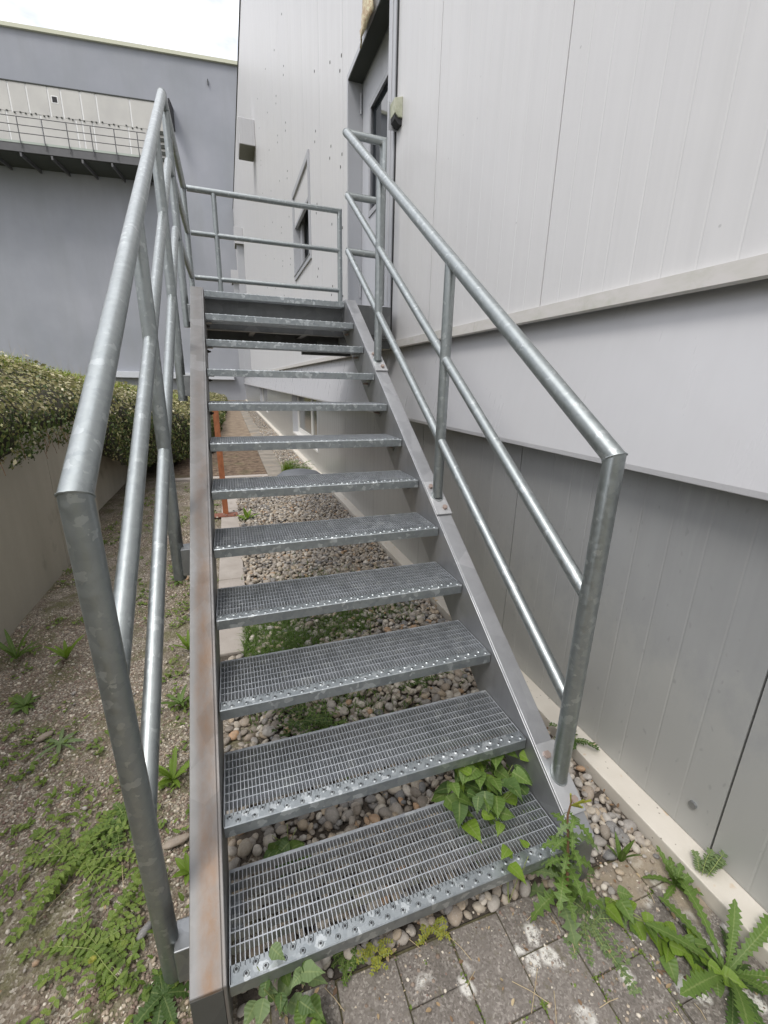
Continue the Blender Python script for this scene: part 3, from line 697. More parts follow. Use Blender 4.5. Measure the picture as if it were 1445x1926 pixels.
e1 = np.gradient(Q, axis=0); e2 = np.gradient(Q, axis=1); NR = np.cross(e2, e1); NR /= np.linalg.norm(NR, axis=-1, keepdims=True)+1e-9
NR *= np.sign(NR[...,2:3]+NR[...,0:1]*.5+1e-6)
Qd = Q + NR*(.11*Lm[...,None])
F = np.array([(i*nt_+j, i*nt_+j+1, (i+1)*nt_+j+1, (i+1)*nt_+j) for i in range(ny_-1) for j in range(nt_-1)])
tag(fast('bank', (Qd-NR*.07).reshape(-1,3), F, bank_m, smooth=True), kind='structure')
# leaves over it
def leaf_quads(pos, nrm, size, jitter, wid=.55):
    n = len(pos); d = RNG.normal(0,1,(n,3)); d -= nrm*(d*nrm).sum(1,keepdims=True)*.7; d /= np.linalg.norm(d,axis=1,keepdims=True)
    nn = nrm + RNG.normal(0,jitter,(n,3)); nn /= np.linalg.norm(nn,axis=1,keepdims=True); s = np.cross(nn, d); s /= np.linalg.norm(s,axis=1,keepdims=True)
    up = np.cross(d, s); L_ = size[:,None]
    V = np.stack([pos, pos+d*L_*.5+s*L_*wid*.5+up*L_*.12, pos+d*L_, pos+d*L_*.5-s*L_*wid*.5+up*L_*.12], 1)
    return V
A = np.linalg.norm(np.cross(Qd[1:,:-1]-Qd[:-1,:-1], Qd[:-1,1:]-Qd[:-1,:-1]), axis=-1)
ctr = Qd[:-1,:-1]; dist = np.linalg.norm(ctr-cw, axis=-1)
wgt = A/np.clip(dist,2.2,30)**1.25; wgt[(ctr[...,1] < -.6)] *= .25; wgt = wgt.ravel()/wgt.sum()
nL = 175000
pick = RNG.choice(len(wgt), nL, p=wgt); pi, pj = np.divmod(pick, nt_-1); a, b = RNG.random(nL)[:,None], RNG.random(nL)[:,None]
pos = Qd[pi,pj]*(1-a)*(1-b)+Qd[pi+1,pj]*a*(1-b)+Qd[pi,pj+1]*(1-a)*b+Qd[pi+1,pj+1]*a*b; nr = NR[pi,pj]
depth_ = RNG.random(nL)**1.3*.10; pos = pos + nr*(.035-depth_[:,None]+(RNG.random(nL)**6*.07)[:,None]); pos += RNG.normal(0,.012,(nL,3))
dd = np.linalg.norm(pos-cw,axis=1); size = np.clip(.015+.0036*dd, .019, .07)*RNG.uniform(.75,1.35,nL)
V = leaf_quads(pos, nr, size*RNG.choice([.8,1,1.25],nL), .85)
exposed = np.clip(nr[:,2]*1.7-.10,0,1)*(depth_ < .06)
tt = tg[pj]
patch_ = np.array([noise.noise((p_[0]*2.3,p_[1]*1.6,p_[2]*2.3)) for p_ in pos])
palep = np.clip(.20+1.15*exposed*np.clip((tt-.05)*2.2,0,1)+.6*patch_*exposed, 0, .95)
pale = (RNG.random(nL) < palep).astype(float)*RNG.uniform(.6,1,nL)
hedge = fast('hedge_cover', V.reshape(-1,3), np.arange(nL*4).reshape(-1,4), hedge_m, attr={'pale': pale}, kind='stuff')
tag(hedge, 'dense small leaved evergreen cover spilling over the retaining wall on the left', 'hedge')
# twigs and runners hanging over the wall
mb = MB()
for i in range(46):
    y = RNG.uniform(.6,4.2); x0 = -1.2; z0 = 1.12+RNG.uniform(-.03,.05); p0 = Vector((x0+.03,y,z0)); pts = [p0]; dr_ = Vector((RNG.uniform(0,.5),RNG.uniform(-1,1),-1)).normalized()
    for k in range(4): p0 = p0+dr_*RNG.uniform(.02,.055); dr_ = (dr_+Vector((RNG.uniform(-.3,.2),RNG.uniform(-.5,.5),-.2))).normalized(); pts.append(Vector((max(p0.x,-1.26),p0.y,p0.z)))
    mb.tube(pts, .0016, 4, False)
mb.build('runner', stem_r, hedge, local=True, kind='stuff')
# grass along the crest
def blades(pos, h, lean, wd, mat, name, seg=3, parent=None, kind='stuff'):
    n = len(pos); az_ = RNG.random(n)*2*np.pi; dirs = np.c_[np.cos(az_), np.sin(az_), np.zeros(n)]; side = np.c_[-np.sin(az_), np.cos(az_), np.zeros(n)]
    VV = []
    for k in range(seg+1):
        t = k/seg; c_ = pos + dirs*(lean*h*t*t)[:,None] + np.array([0,0,1])*(h*(t-.25*lean*t*t))[:,None]; wv = side*(wd*(1-t**1.6)*.5+.0002)[:,None]
        VV += [c_-wv, c_+wv]
    V = np.stack(VV, 1); m_ = 2*(seg+1); base = np.arange(n)[:,None]*m_; fq = np.array([(2*k,2*k+1,2*k+3,2*k+2) for k in range(seg)])
    F = (base[:,:,None]+fq[None]).reshape(-1,4); return fast(name, V.reshape(-1,3), F, mat, parent, kind=kind)
yy = RNG.uniform(3.2,14,14000); tt = 1+RNG.uniform(.30,2.2,14000); x_, z_ = hsurf(yy, tt)
kp = RNG.random(14000) < np.clip(.25+.9*np.array([noise.noise((a_*1.3,b_*.7,6)) for a_,b_ in zip(x_,yy)])+.5*(tt-1.2)+.10*(yy-5), .03, 1)
P_ = np.c_[x_, yy, z_+.0][kp]; n = len(P_)
tag(blades(P_, RNG.uniform(.06,.17,n), RNG.uniform(.2,.9,n), RNG.uniform(.005,.012,n), lf_grass, 'crest_grass'), 'light green grass growing along the crest of the bank', 'grass')
yy = RNG.uniform(3.4,10,90); x_, z_ = hsurf(yy, 1+RNG.uniform(.3,1.6,90))
tag(blades(np.c_[x_,yy,z_], RNG.uniform(.16,.34,90), RNG.uniform(.05,.5,90), np.full(90,.0035), straw_m, 'dry_stalks', 4), 'thin dry stalks standing up from the grassy crest', 'dry stalks')

# ------------------------------------------------------------------ staircase
G, RI, DP, W_ = .25108, .17564, .2623, .995
SL = RI/G
def nz(y): return RI + SL*y
st = empty('staircase', (0,0,0), label='galvanised steel staircase with open grating treads rising to the door landing', cat='staircase')
# stringers: channel, web inside, flanges outside
def stringer(xi, s, mat):
    mb = MB(); y0, y1 = -.005, 2.86; T, B = .021, -.262; tw, tf = .009, .0135
    def line(off): return lambda y: nz(y)+off
    def plate(xa, xb, ot, ob):
        ytop = 2.86
        pr = [(y0, nz(y0)+ob), (ytop, nz(ytop)+ob), (ytop, min(nz(ytop)+ot, 2.125)), ((2.125-RI-ot)/SL, 2.125) , (y0, nz(y0)+ot)]
        if nz(ytop)+ob > 2.125: pr = [(y0, nz(y0)+ob), ((2.125-RI-ob)/SL, 2.125), ((2.125-RI-ot)/SL, 2.125), (y0, nz(y0)+ot)]
        if ot < 0: pr = [(y0, max(nz(y0)+ob,.012)), (y0+max(0,(.012-nz(y0)-ob)/SL), .012), (ytop, nz(ytop)+ob), (ytop, nz(ytop)+ot), (y0, max(nz(y0)+ot,.03))]
        elif ob < -.1: pr = [(y0, .012), ((.012-RI-ob)/SL, .012)] + [p for p in pr[1:]]
        mb.prism(pr, 'x', min(xa,xb), max(xa,xb))
    plate(xi, xi+s*tw, T, B)
    plate(xi+s*tw*.98, xi+s*.08, T-.0006, T-tf)
    plate(xi+s*tw*.98, xi+s*.08, B+tf, B+.0006)
    o = mb.build('stringer', mat, st, bevel=.0022)
    return o
sL = stringer(0, -1, stringL_m); sR = stringer(W_, 1, stringR_m)
MB().box(-.079,-.0095,-.0055,.003,.013,.184).build('end_plate', shaded_m, sL)
MB().box(W_+.0095,W_+.079,-.0055,.003,.013,.184).build('end_plate', plate_m, sR)
tag(sL, 'left stringer with rust brown streak along its flange')
# one tread in local coordinates: origin at the left end of the front top edge
def tread():
    fr = MB(); h = .030
    fr.box(.004, .0075, .003, DP, -.036, 0); fr.box(W_-.0075, W_-.004, .003, DP, -.036, 0)
    fr.box(.0075, W_-.0075, DP-.0095, DP, -h, .0006)
    t = fr.build('tread', grat_m, st, local=True)
    g = MB()
    ys_ = [.048+i*(DP-.0095-.048)/7 for i in range(1,7)]
    for y in ys_: g.box(.0075, W_-.0075, y-.0015, y+.0015, -h, -.0004)
    nb = 89
    for i in range(1, nb):
        x = .0075+i*(W_-.015)/nb; g.box(x-.0011, x+.0011, .03, DP-.0095, -.010, 0)
    g.build('grating', grat_m, t, local=True, kind='stuff')
    ns = MB(); ns.prism([(0,-.0025),(.0025,0),(.040,0),(.040,-.003),(.004,-.003),(.004,-.038),(0,-.038)], 'x', .0045, W_-.0045)
    ns = ns.build('nosing', nose_m, t, local=True, bevel=.001)
    dm = MB(); dh = MB()
    for i in range(44):
        x = .02+i*(W_-.04)/43; y = .012 if i%2 else .0275
        n = 10; prof = [(.0078,0.0001),(.0050,.0030),(.0036,.0030),(.0032,-.001)]; v = []; f = []
        for r_, z_ in prof:
            for k in range(n): v.append((x+r_*math.cos(2*math.pi*k/n), y+r_*math.sin(2*math.pi*k/n), z_))
        for q in range(3):
            for k in range(n): f.append((q*n+k, q*n+(k+1)%n, (q+1)*n+(k+1)%n, (q+1)*n+k))
        dm.add(v, f); dh.add([(x+.0034*math.cos(2*math.pi*k/n), y+.0034*math.sin(2*math.pi*k/n), .0014) for k in range(n)], [tuple(range(n))])
    dm.build('grip_dimples', nose_m, t, local=True, smooth=True, kind='stuff'); dh.build('dimple_holes', gap_m, t, local=True, kind='stuff')
    for xa, s in ((.0035,1),(W_-.0035,-1)):
        pl_ = MB(); a, b = sorted((xa, xa+s*-.003)); pl_.prism([(.075,-.030),(.215,-.030),(.215,-.082),(.135,-.082)], 'x', a+.0002, b)
        pl_.box(min(xa,xa+s*.032), max(xa,xa+s*.032), .115, .215, -.040, -.0365)
        pl_ = pl_.build('bracket', plate_m, t, local=True)
        for y in (.145,.192):
            bm_ = MB(); bm_.tube([(xa,y,-.061),(xa+s*.010,y,-.061)], .0085, 6); bm_.tube([(xa+s*.010,y,-.061),(xa+s*.019,y,-.061)], .004, 8)
            bm_.build('bolt', darkbolt_m if s > 0 else bolt_m, t, local=True)
    return t
t0 = tread(); t0.location = (0, 0, RI)
for i in range(1, 12):
    t = link_copy(t0, st, loc=(0, i*G, (i+1)*RI))
    for ch in list(t0.children): link_copy(ch, t)
# landing
LZ = 12*RI; LY0, LY1, LX0, LX1 = 2.87, 4.36, -.085, 1.40
lf = MB()
lf.box(LX0, LX1, LY0, LY0+.008, LZ-.235, LZ-.034); lf.box(LX0, LX1, LY0+.008, LY0+.075, LZ-.046, LZ-.034); lf.box(LX0, LX1, LY0+.008, LY0+.075, LZ-.235, LZ-.223)
lf.box(LX0, LX1, LY1-.008, LY1, LZ-.20, LZ); lf.box(LX0, LX0+.008, LY0+.0085, LY1-.0085, LZ-.20, LZ-.0005); lf.box(LX1-.008, LX1, LY0+.0085, LY1-.0085, LZ-.20, LZ-.0005)
landing = lf.build('landing_frame', shaded_m, st)
MB().box(W_+.0812, LX1, LY0-.012, LY0-.0005, LZ-.21, LZ+.004).build('kick_plate', shaded_m, landing)
MB().box(LX0+.009,LX1-.009,3.02,LY1-.009,LZ-.040,LZ-.034).build('added_floor_plate', shaded_m, landing)  # solid plate added below the grating to keep the underside dark
g = MB()
y = 3.03
while y < LY1-.02: g.box(LX0+.009, LX1-.009, y-.0013, y+.0013, LZ-.032, LZ-.001); y += .0333
x = LX0+.03
while x < LX1-.02: g.box(x-.001, x+.001, 3.0, LY1-.01, LZ-.012, LZ); x += .0222
g.build('landing_grating', grat_m, landing, kind='stuff')
for x0 in (.35,.85): MB().box(x0,x0+.05,LY0+.08,LY1-.01,LZ-.14,LZ-.035).build('joist', shaded_m, landing)
for y0 in (3.35,4.28): MB().box(.9,1.47,y0,y0+.06,LZ-.30,LZ-.237).build('wall_bracket', shaded_m, landing)
MB().prism([(LY0+.09,LZ-.3),(LY0+.15,LZ-.3),(LY0+.15,LZ-.237),(LY0+.09,LZ-.237)], 'x', 1.0, 1.47).build('wall_bracket', shaded_m, landing)
def weld(par, p, d0, d1, rad, full=True):
    p = Vector(p); d0 = Vector(d0).normalized(); d1 = Vector(d1).normalized(); nrm = (d0+d1).normalized()
    u = d0.cross(nrm).normalized(); v_ = d0.cross(u); pts = []
    for k in range(25):
        a = 2*math.pi*k/24; q = (u*math.cos(a)+v_*math.sin(a))*rad; t = -q.dot(nrm)/d0.dot(nrm); pts.append(p+q+d0*(t+random.uniform(-.0006,.0006)))
    MB().tube(pts, [random.uniform(.0018,.0030) for _ in pts], 6, False).build('weld', pipe_m, par, smooth=True)
def foot_weld(par, p, rad):
    p = Vector(p); pts = [p+Vector((rad*math.cos(a), rad*math.sin(a), SL*rad*math.sin(a))) for a in [2*math.pi*k/24 for k in range(25)]]
    MB().tube(pts, [random.uniform(.0025,.0045) for _ in pts], 6, False).build('weld', pipe_m, par, smooth=True)
# railings
RP, RM = .0262, .0210
def pipe(pts, r, name, par, n=24): return MB().tube(pts, r, n).build(name, pipe_m, par, smooth=True, sharp=30)
def hexbolt(par, c, nrm, r=.0125, h=.011):
    c = Vector(c); nrm = Vector(nrm).normalized()
    MB().tube([c, c+nrm*h], r, 6).build('bolt', bolt_m, par)
nv = Vector((0,-SL,1)).normalized(); tv = Vector((0,1,SL)).normalized()
# right railing
rr_ = empty('railing', (1.035,.13,0)); rr_.parent = st
XR = 1.037
zt_ = lambda y: 1.352+.685*(y-.135); zm_ = lambda y: .966+.6985*(y-.17); zl_ = lambda y: .600+.7015*(y-.17)
YE = 2.835
y1 = .135
MB().tube([(XR,y1,.282),(XR,y1,zt_(y1)),(XR,YE,zt_(YE)),(1.305,YE,zt_(YE)-.004),(1.305,YE,LZ+.01)], RP+.001, 24).build('top_rail', pipe_m, rr_, smooth=True, sharp=30)
for fz, nm in ((zm_,'middle_rail'),(zl_,'lower_rail')):
    MB().tube([(XR,y1+.015,fz(y1+.015)),(XR,YE,fz(YE))], RM, 20).build(nm, pipe_m, rr_, smooth=True, sharp=30)
    MB().tube([(XR-.012,YE,fz(YE)),(1.305,YE,fz(YE)-.004)], RP-.003, 20).build('rail_stub', pipe_m, rr_, smooth=True, sharp=30)
for y in (1.128, 2.085): pipe([(XR,y,nz(y)+.03),(XR,y,zt_(y)-.006)], RP-.002, 'post', rr_)
for y in (y1, 1.128, 2.085):
    c0 = Vector((XR, y, nz(y)+.0215)); hw, hl, th = .0405, .105, .010; vs = []
    for dz in (0, th):
        for dx, dl in ((-hw,-hl),(hw,-hl),(hw,hl),(-hw,hl)): vs.append(tuple(c0 + Vector((dx,0,0)) + tv*dl + nv*dz))
    MB().add(vs, [(3,2,1,0),(4,5,6,7),(0,1,5,4),(1,2,6,5),(2,3,7,6),(3,0,4,7)]).build('base_plate', plate2_m, rr_, bevel=.002)
    for dl, dx in ((-.068,.012),(.068,-.014)): hexbolt(rr_, c0+tv*dl+nv*th+Vector((dx,0,0)), nv)
weld(rr_, (XR,y1,zt_(y1)), (0,0,1), (0,1,.685), RP+.001); weld(rr_, (XR,YE,zt_(YE)), (0,1,.685), (1,0,0), RP+.001); weld(rr_, (1.305,YE,zt_(YE)-.004), (1,0,0), (0,0,-1), RP+.001)
for y in (y1,1.128,2.085): foot_weld(rr_, (XR,y,nz(y)+.034), RP)
# left railing
lr = empty('railing', (-.142,.15,0)); lr.parent = st
XL = -.142; YA = 2.87
ztl = lambda y: 1.337+.6735*(y-.08); zml = lambda y: .985+.6963*(y-.16); zll = lambda y: .595+.7055*(y-.18)
MB().tube([(XL,.150,nz(.15)-.24),(XL,.095,1.337),(XL,YA,ztl(YA)),(XL+.004,4.30,3.215)], RP-.0008, 28).build('top_rail', pipe_m, lr, smooth=True, sharp=30)
for fz, nm in ((zml,'middle_rail'),(zll,'lower_rail')):
    MB().tube([(XL,.125,fz(.125)),(XL,YA-.03,fz(YA-.03)),(XL+.004,4.30,fz(YA-.03))], RM+.001, 22).build(nm, pipe_m, lr, smooth=True, sharp=30)
for y in (1.125, 2.10): pipe([(XL,y,nz(y)-.243),(XL,y,ztl(y)-.006)], RP-.001, 'post', lr)
for y in (3.03, 4.28): pipe([(XL,y,LZ-.215),(XL,y,3.20)], RP-.001, 'post', lr)
for y in (.15,1.125,2.10):
    MB().box(XL+.018,-.0802,y-.045,y+.028,nz(y)-.215,nz(y)-.10).build('stand_off', plate_m, lr, bevel=.003)
for y in (3.03,4.28): MB().box(XL+.018,-.0852,y-.03,y+.03,LZ-.18,LZ-.06).build('stand_off', plate_m, lr, bevel=.003)
weld(lr, (XL,.095,1.337), (0,-.042,1), (0,1,.6735), RP-.0008); weld(lr, (XL,YA,ztl(YA)), (0,1,.6735), (0,1,0), RP-.0008)
# far railing of the landing
bk = empty('railing', (.6,4.3,2.1)); bk.parent = st
for z in (3.215,): pipe([(XL+.03,4.30,3.215),(1.335,4.30,3.215),(1.335,4.30,LZ)], RP-.001, 'top_rail', bk)
for z, nm in ((2.855,'middle_rail'),(2.475,'lower_rail')): pipe([(XL+.03,4.30,z),(1.335,4.30,z)], RM+.001, nm, bk)
pipe([(.118,4.30,LZ-.02),(.118,4.30,3.20)], RP-.003, 'post', bk)

# ------------------------------------------------------------------ rusty post and round dome behind the stairs
rp_ = empty('rusty_post', (-.03,4.43,.012), label='slim orange rusty steel angle post on a base plate behind the stairs', cat='post')
MB().box(-.175,.105,4.33,4.485,.0125,.021).build('base_plate', rust2_m, rp_)
a_, b_ = .028, .006
pts = []
mb = MB()
def shear(v, z0=.021): return [(x-.012*(z-z0), y, z) for x, y, z in v]
for (x0,x1,y0,y1) in ((-.055,.005,4.43,4.436),(-.055,-.049,4.4365,4.48),(-.001,.005,4.4365,4.48)):
    q = MB(); q.box(x0,x1,y0,y1,.0215,1.25); mb.add(shear(q.v), q.f)
mb.box(-.0015,.0078,4.425,4.4295,.0215,1.24) if False else None
mb.build('shaft', rust_m, rp_)
hexbolt(rp_, (-.02,4.36,.0212), (0,0,1), .012, .014); hexbolt(rp_, (.07,4.36,.0212), (0,0,1), .012, .014)
do = MB(); prof = [(.365,.0),(.365,.06),(.355,.14),(.325,.205),(.26,.255),(.15,.282),(.0005,.288)]; n = 48; v = []; f = []
for r_, z_ in prof:
    for k in range(n): v.append((1.008+r_*math.cos(2*math.pi*k/n), 5.52+r_*math.sin(2*math.pi*k/n), z_))
for q in range(len(prof)-1):
    for k in range(n): f.append((q*n+k, q*n+(k+1)%n, (q+1)*n+(k+1)%n, (q+1)*n+k))
do.add(v, f); dome = empty('round_dome', (1.028,5.52,0), label='low dark grey round dome standing on the gravel behind the stairs', cat='dome cover')
do.build('lid', dome_m, dome, smooth=True, sharp=60)
MB().tube([(1.008+.362*math.cos(2*math.pi*k/40), 5.52+.362*math.sin(2*math.pi*k/40), .08) for k in range(41)], .010, 8, False).build('rim', dome_m, dome, smooth=True)

# ------------------------------------------------------------------ plants
def leafgeo(Lg, Wd, prof, droop=.4, fold=.25, seg=10, teeth=0, tseed=0):
    """leaf along +x from origin, arching; returns verts, faces (two strips with raised sides)"""
    rr = random.Random(tseed); v = []; f = []; x = z = 0; ang = 0
    for i in range(seg+1):
        t = i/seg; wv = Wd*.5*prof(t)
        if teeth and 0 < i < seg: wv *= ((1.18 if i%2 else .62) if teeth == 1 else (1.25 if i%3 == 0 else (.38 if i%3 == 1 else .7)))*rr.uniform(.85,1.1)
        v += [(x, -wv, z+wv*fold), (x, 0, z), (x, wv, z+wv*fold)]
        ang = -droop*2*t; x += Lg/seg*math.cos(ang); z += Lg/seg*math.sin(ang)
    for i in range(seg):
        b = i*3; f += [(b,b+3,b+4,b+1), (b+1,b+4,b+5,b+2)]
    return v, f
def xf(v, loc, yaw, pitch=0, roll=0, sc=1.):
    Mx = Matrix.Translation(Vector(loc))@Matrix.Rotation(yaw,4,'Z')@Matrix.Rotation(-pitch,4,'Y')@Matrix.Rotation(roll,4,'X')@Matrix.Scale(sc,4)
    return [tuple(Mx@Vector(p)) for p in v]
oval = lambda t: math.sin(math.pi*min(max(t,.001),.999)**.8)**.8+.02
heart = lambda t: (1.0-(t-.12)**2*1.25)*min(1,t*9+.25)*(1-t**4)+.01 if t < 1 else .02
dand = lambda t: (.18+.95*t**.9)*(1-max(0,(t-.72)/.28)**2)+.02
lance = lambda t: math.sin(math.pi*min(max(t,.001),.999)**.9)**.7+.03
def rosette(name, loc, n, Lg, Wd, mat, label, cat, pitch=(.25,1.0), teeth=True, droop=.5, prof=dand, group=None, seg=16, partname='leaf', pieces=True, yaw0=0):
    r = empty(name, loc, label=label, cat=cat, group=group); allm = MB()
    for i in range(n):
        a_ = yaw0+2*math.pi*i/n+random.uniform(-.25,.25); l_ = Lg*random.uniform(.7,1.1)
        v, f = leafgeo(l_, Wd*random.uniform(.8,1.15), prof, droop*random.uniform(.6,1.3), .22, seg, teeth, i)
        v = xf(v, (0,0,.006), a_, random.uniform(*pitch), random.uniform(-.3,.3))
        if pieces: MB().add(v, f).build(partname, mat, r, smooth=True, local=True, sharp=80)
        else: allm.add(v, f)
    if not pieces: allm.build('foliage', mat, r, smooth=True, local=True, kind='stuff', sharp=80)
    return r
def vetch(name, loc, n, Lg, mat, label, pairs=8, leaf=.014, spread=(.0,6.28), pitch=(.1,.8), cat='wild plant', group=None):
    r = empty(name, loc, label=label, cat=cat, group=group); st_ = MB(); fo_ = MB()
    for i in range(n):
        a_ = random.uniform(*spread); ln = Lg*random.uniform(.45,1); p = Vector((random.uniform(-.02,.02),random.uniform(-.02,.02),.006)); pit = random.uniform(*pitch); pts = [p.copy()]
        seg = pairs; step = ln/seg
        for k in range(seg):
            d = Vector((math.cos(a_)*math.cos(pit), math.sin(a_)*math.cos(pit), math.sin(pit))); p = p+d*step; p.z = max(p.z,.007); pts.append(p.copy()); pit -= .14; a_ += random.uniform(-.12,.12)
            if k > 1 or True:
                for s in (-1,1):
                    v, f = leafgeo(leaf*random.uniform(.8,1.2), leaf*.55, oval, .2, .15, 4); fo_.add(xf(v, p, a_+s*random.uniform(.9,1.3), random.uniform(-.1,.5)), f)
        v, f = leafgeo(leaf, leaf*.5, oval, .2, .15, 4); fo_.add(xf(v, p, a_, .1), f)
        st_.tube(pts, .0009, 4, False)
    st_.build('stem', stem_g, r, local=True); fo_.build('foliage', mat, r, local=True, smooth=True, kind='stuff', sharp=80); return r
random.seed(21)
# left side weeds
vetch('vetch', (-.47,.56,0), 25, .23, lf_mid2, 'large sprawling patch of vetch on the soil left of the lower stairs', 9, .022)
vetch('vetch', (-.36,.29,0), 19, .19, lf_mid2, 'lower patch of vetch near the bottom left corner beside a yellow flower', 8, .021)
vetch('vetch', (-.36,.66,0), 20, .12, lf_mid, 'small vetch tuft between the big vetch patch and the railing post', 8, .015)
fl = empty('yellow_flower', (-.345,.235,.05), label='single faded yellow flower head in the lower vetch patch', cat='flower')
mb = MB()
for i in range(14): v, f = leafgeo(.012,.006,oval,.2,.1,4); mb.add(xf(v,(0,0,0),i*.45,.5+.03*i),f)
mb.build('petals', lf_yel, fl, local=True); MB().tube([(0,0,-.045),(0,0,0)], .001, 5).build('stem', stem_g, fl, local=True)
rosette('plantain', (-.695,1.148,.0), 8, .115, .016, lf_grey, 'star shaped narrow leaved rosette on bare gravel near the cream stone', 'wild plant', (.05,.3), False, .3, lance)
rosette('sorrel', (-1.12,1.90,.0), 9, .20, .022, lf_mid, 'tall narrow leaved weed at the foot of the retaining wall, nearest the wall', 'wild plant', (.5,1.4), False, .35, lance)
rosette('sorrel', (-.86,1.82,.0), 8, .15, .022, lf_bright, 'narrow leaved weed right of the tall one by the retaining wall', 'wild plant', (.5,1.3), False, .4, lance)
rosette('sorrel', (-.93,1.46,.0), 9, .09, .026, lf_mid, 'low leafy weed at the left picture edge below the retaining wall', 'wild plant', (.2,1.0), False, .4, oval)
rosette('sorrel', (-.215,.80,.0), 10, .12, .019, lf_bright, 'upright bright weed between lower left post and stringer', 'wild plant', (.4,1.2), False, .3, lance)
rosette('sorrel', (-.225,1.24,.0), 10, .12, .018, lf_mid, 'grassy weed beside the left stringer next to the third tread', 'wild plant', (.4,1.3), False, .4, lance)
rosette('sorrel', (-.22,1.70,.0), 8, .14, .024, lf_bright, 'tall bright weed beside the left stringer next to the fourth tread', 'wild plant', (.6,1.4), False, .3, lance)
rosette('sorrel', (-.38,2.7,.0), 8, .10, .022, lf_mid, 'small weed near the free end of the second left post', 'wild plant', (.3,1.2), False, .4, oval)
rosette('seedling', (-.17,.13,.0), 7, .12, .035, lf_dark, 'dark broad leaved weed around the foot of the lowest left post', 'wild plant', (.0,.5), True, .4, oval)
rosette('seedling', (-.13,.42,.0), 7, .07, .022, lf_bright, 'tiny green seedling squeezed against the outside of the left stringer', 'wild plant', (.3,1.2), False, .3, oval)
# low scatter of tiny weeds
Vt, Ft = [], []
pl0 = MB()
spots = []
for i in range(900):
    x = random.uniform(-1.22,-.1); y = random.random()**1.3*6.2-.1
    if noise.noise((x*1.5,y*1.5,2))+random.gauss(0,.2)+.35*(abs(x+.2)<.12)+.3*(x<-1.0) < .10: continue
    spots.append((x,y))
for (x, y) in spots:
    for i in range(random.randint(5,14)):
        l_ = random.uniform(.012,.034); v, f = leafgeo(l_, l_*random.uniform(.3,.6), oval, .3, .2, 4)
        pl0.add(xf(v, (x+random.gauss(0,.018),y+random.gauss(0,.018),.004), random.random()*6.3, random.uniform(.1,1.0)), f)
tag(pl0.build('soil_weeds', lf_mid2, smooth=True, kind='stuff', sharp=80), 'tiny scattered green weeds over the soil left of the stairs', 'weeds')
# greens under the stairs
n = 17000
P_ = np.c_[RNG.beta(1.2,1.7,n)*1.15+.08, RNG.normal(1.62,.36,n), np.full(n,.012)]; nn = np.array([noise.noise((a*2.4,b*2.4,4)) for a,b,_ in P_])
P_ = P_[(nn+RNG.normal(0,.15,n) > -.05) & (P_[:,1] > .8)]; k = len(P_)
tag(blades(P_, RNG.uniform(.02,.06,k), RNG.uniform(.4,1.6,k), RNG.uniform(.003,.007,k), lf_mid, 'feathery_weeds'), 'feathery green ground cover on the gravel beneath the middle treads', 'weeds')
vetch('clover', (.30,.92,.02), 26, .16, lf_dark, 'dark clover patch on the gravel under the third tread near the left stringer', 5, .018)
vetch('clover', (.42,.86,.02), 22, .14, lf_mid, 'clover patch beside the dark one under the third tread', 5, .018)
vetch('clover', (.95,1.02,.02), 14, .12, lf_dark, 'small clover tuft under the third tread near the right stringer', 5, .015)
def bindweed(loc, n, rad, zr, lf, label, mats, stem=True, shape=heart, wd=.72, dirs=None, hgt=0, name='bindweed'):
    r = empty(name, loc, label=label, cat='climbing plant')
    for i in range(n):
        a_ = random.uniform(0,6.28); q = rad*math.sqrt(random.random()); p = Vector((q*math.cos(a_), q*math.sin(a_)*.75, random.uniform(*zr)))
        if dirs: p = Vector(dirs[0])*random.random() + Vector((random.gauss(0,rad*.4), random.gauss(0,rad*.4), random.uniform(*zr)))
        l_ = lf*random.uniform(.6,1.15); v, f = leafgeo(l_, l_*wd, shape, .3, .22, 8)
        ya = random.uniform(-2.6,-.4) if random.random() < .7 else random.uniform(0,6.28)
        MB().add(xf(v, p, ya, random.uniform(-.5,.35), random.uniform(-.4,.4)), f).build('leaf', random.choice(mats), r, smooth=True, local=True, sharp=80)
    sm_ = MB()
    for i in range(max(4, n//5)):
        a_ = random.uniform(0,6.28); q = rad*.8; e_ = Vector((q*math.cos(a_), q*math.sin(a_)*.7, random.uniform(*zr)))
        if dirs: e_ = Vector(dirs[0])*random.random()+Vector((0,0,sum(zr)/2))
        sm_.tube([Vector((0,0,.0)), e_*.5+Vector((0,0,.02)), e_], .0011, 5, False)
    sm_.build('stem', stem_g, r, local=True); return r
bindweed((.84,.235,.02), 110, .15, (.03,.285), .07, 'bindweed clump pushing up behind the lowest tread and over its grating', [lf_bright,lf_mid,lf_mid,lf_dark])
bindweed((.90,.31,.02), 18, .11, (.02,.15), .07, 'dark bindweed leaves low on the pebbles behind the right end of the lowest tread', [lf_dark,lf_dark,lf_mid])
bindweed((.18,.36,.02), 13, .075, (.01,.10), .062, 'dark green leafy weed on pebbles left behind the lowest tread', [lf_dark,lf_mid], name='ground_ivy')
bindweed((.95,.70,.02), 12, .10, (.01,.10), .05, 'bright little leaves on the pebbles under the second tread near the right stringer', [lf_mid,lf_bright], name='ground_ivy')
bindweed((.42,.62,.02), 9, .09, (.01,.07), .045, 'small leafy weed on pebbles under the second tread', [lf_mid,lf_dark], name='ground_ivy')
bindweed((1.08,-.08,.0), 34, .05, (.012,.07), .055, 'trailing bindweed creeping over the pavers towards the large dandelion', [lf_bright,lf_mid], dirs=[(.15,-.23,0)])
bindweed((1.34,-.42,.0), 12, .05, (.012,.07), .05, 'yellowish bindweed leaves at the right picture edge below the dandelion', [lf_bright,lf_yel])
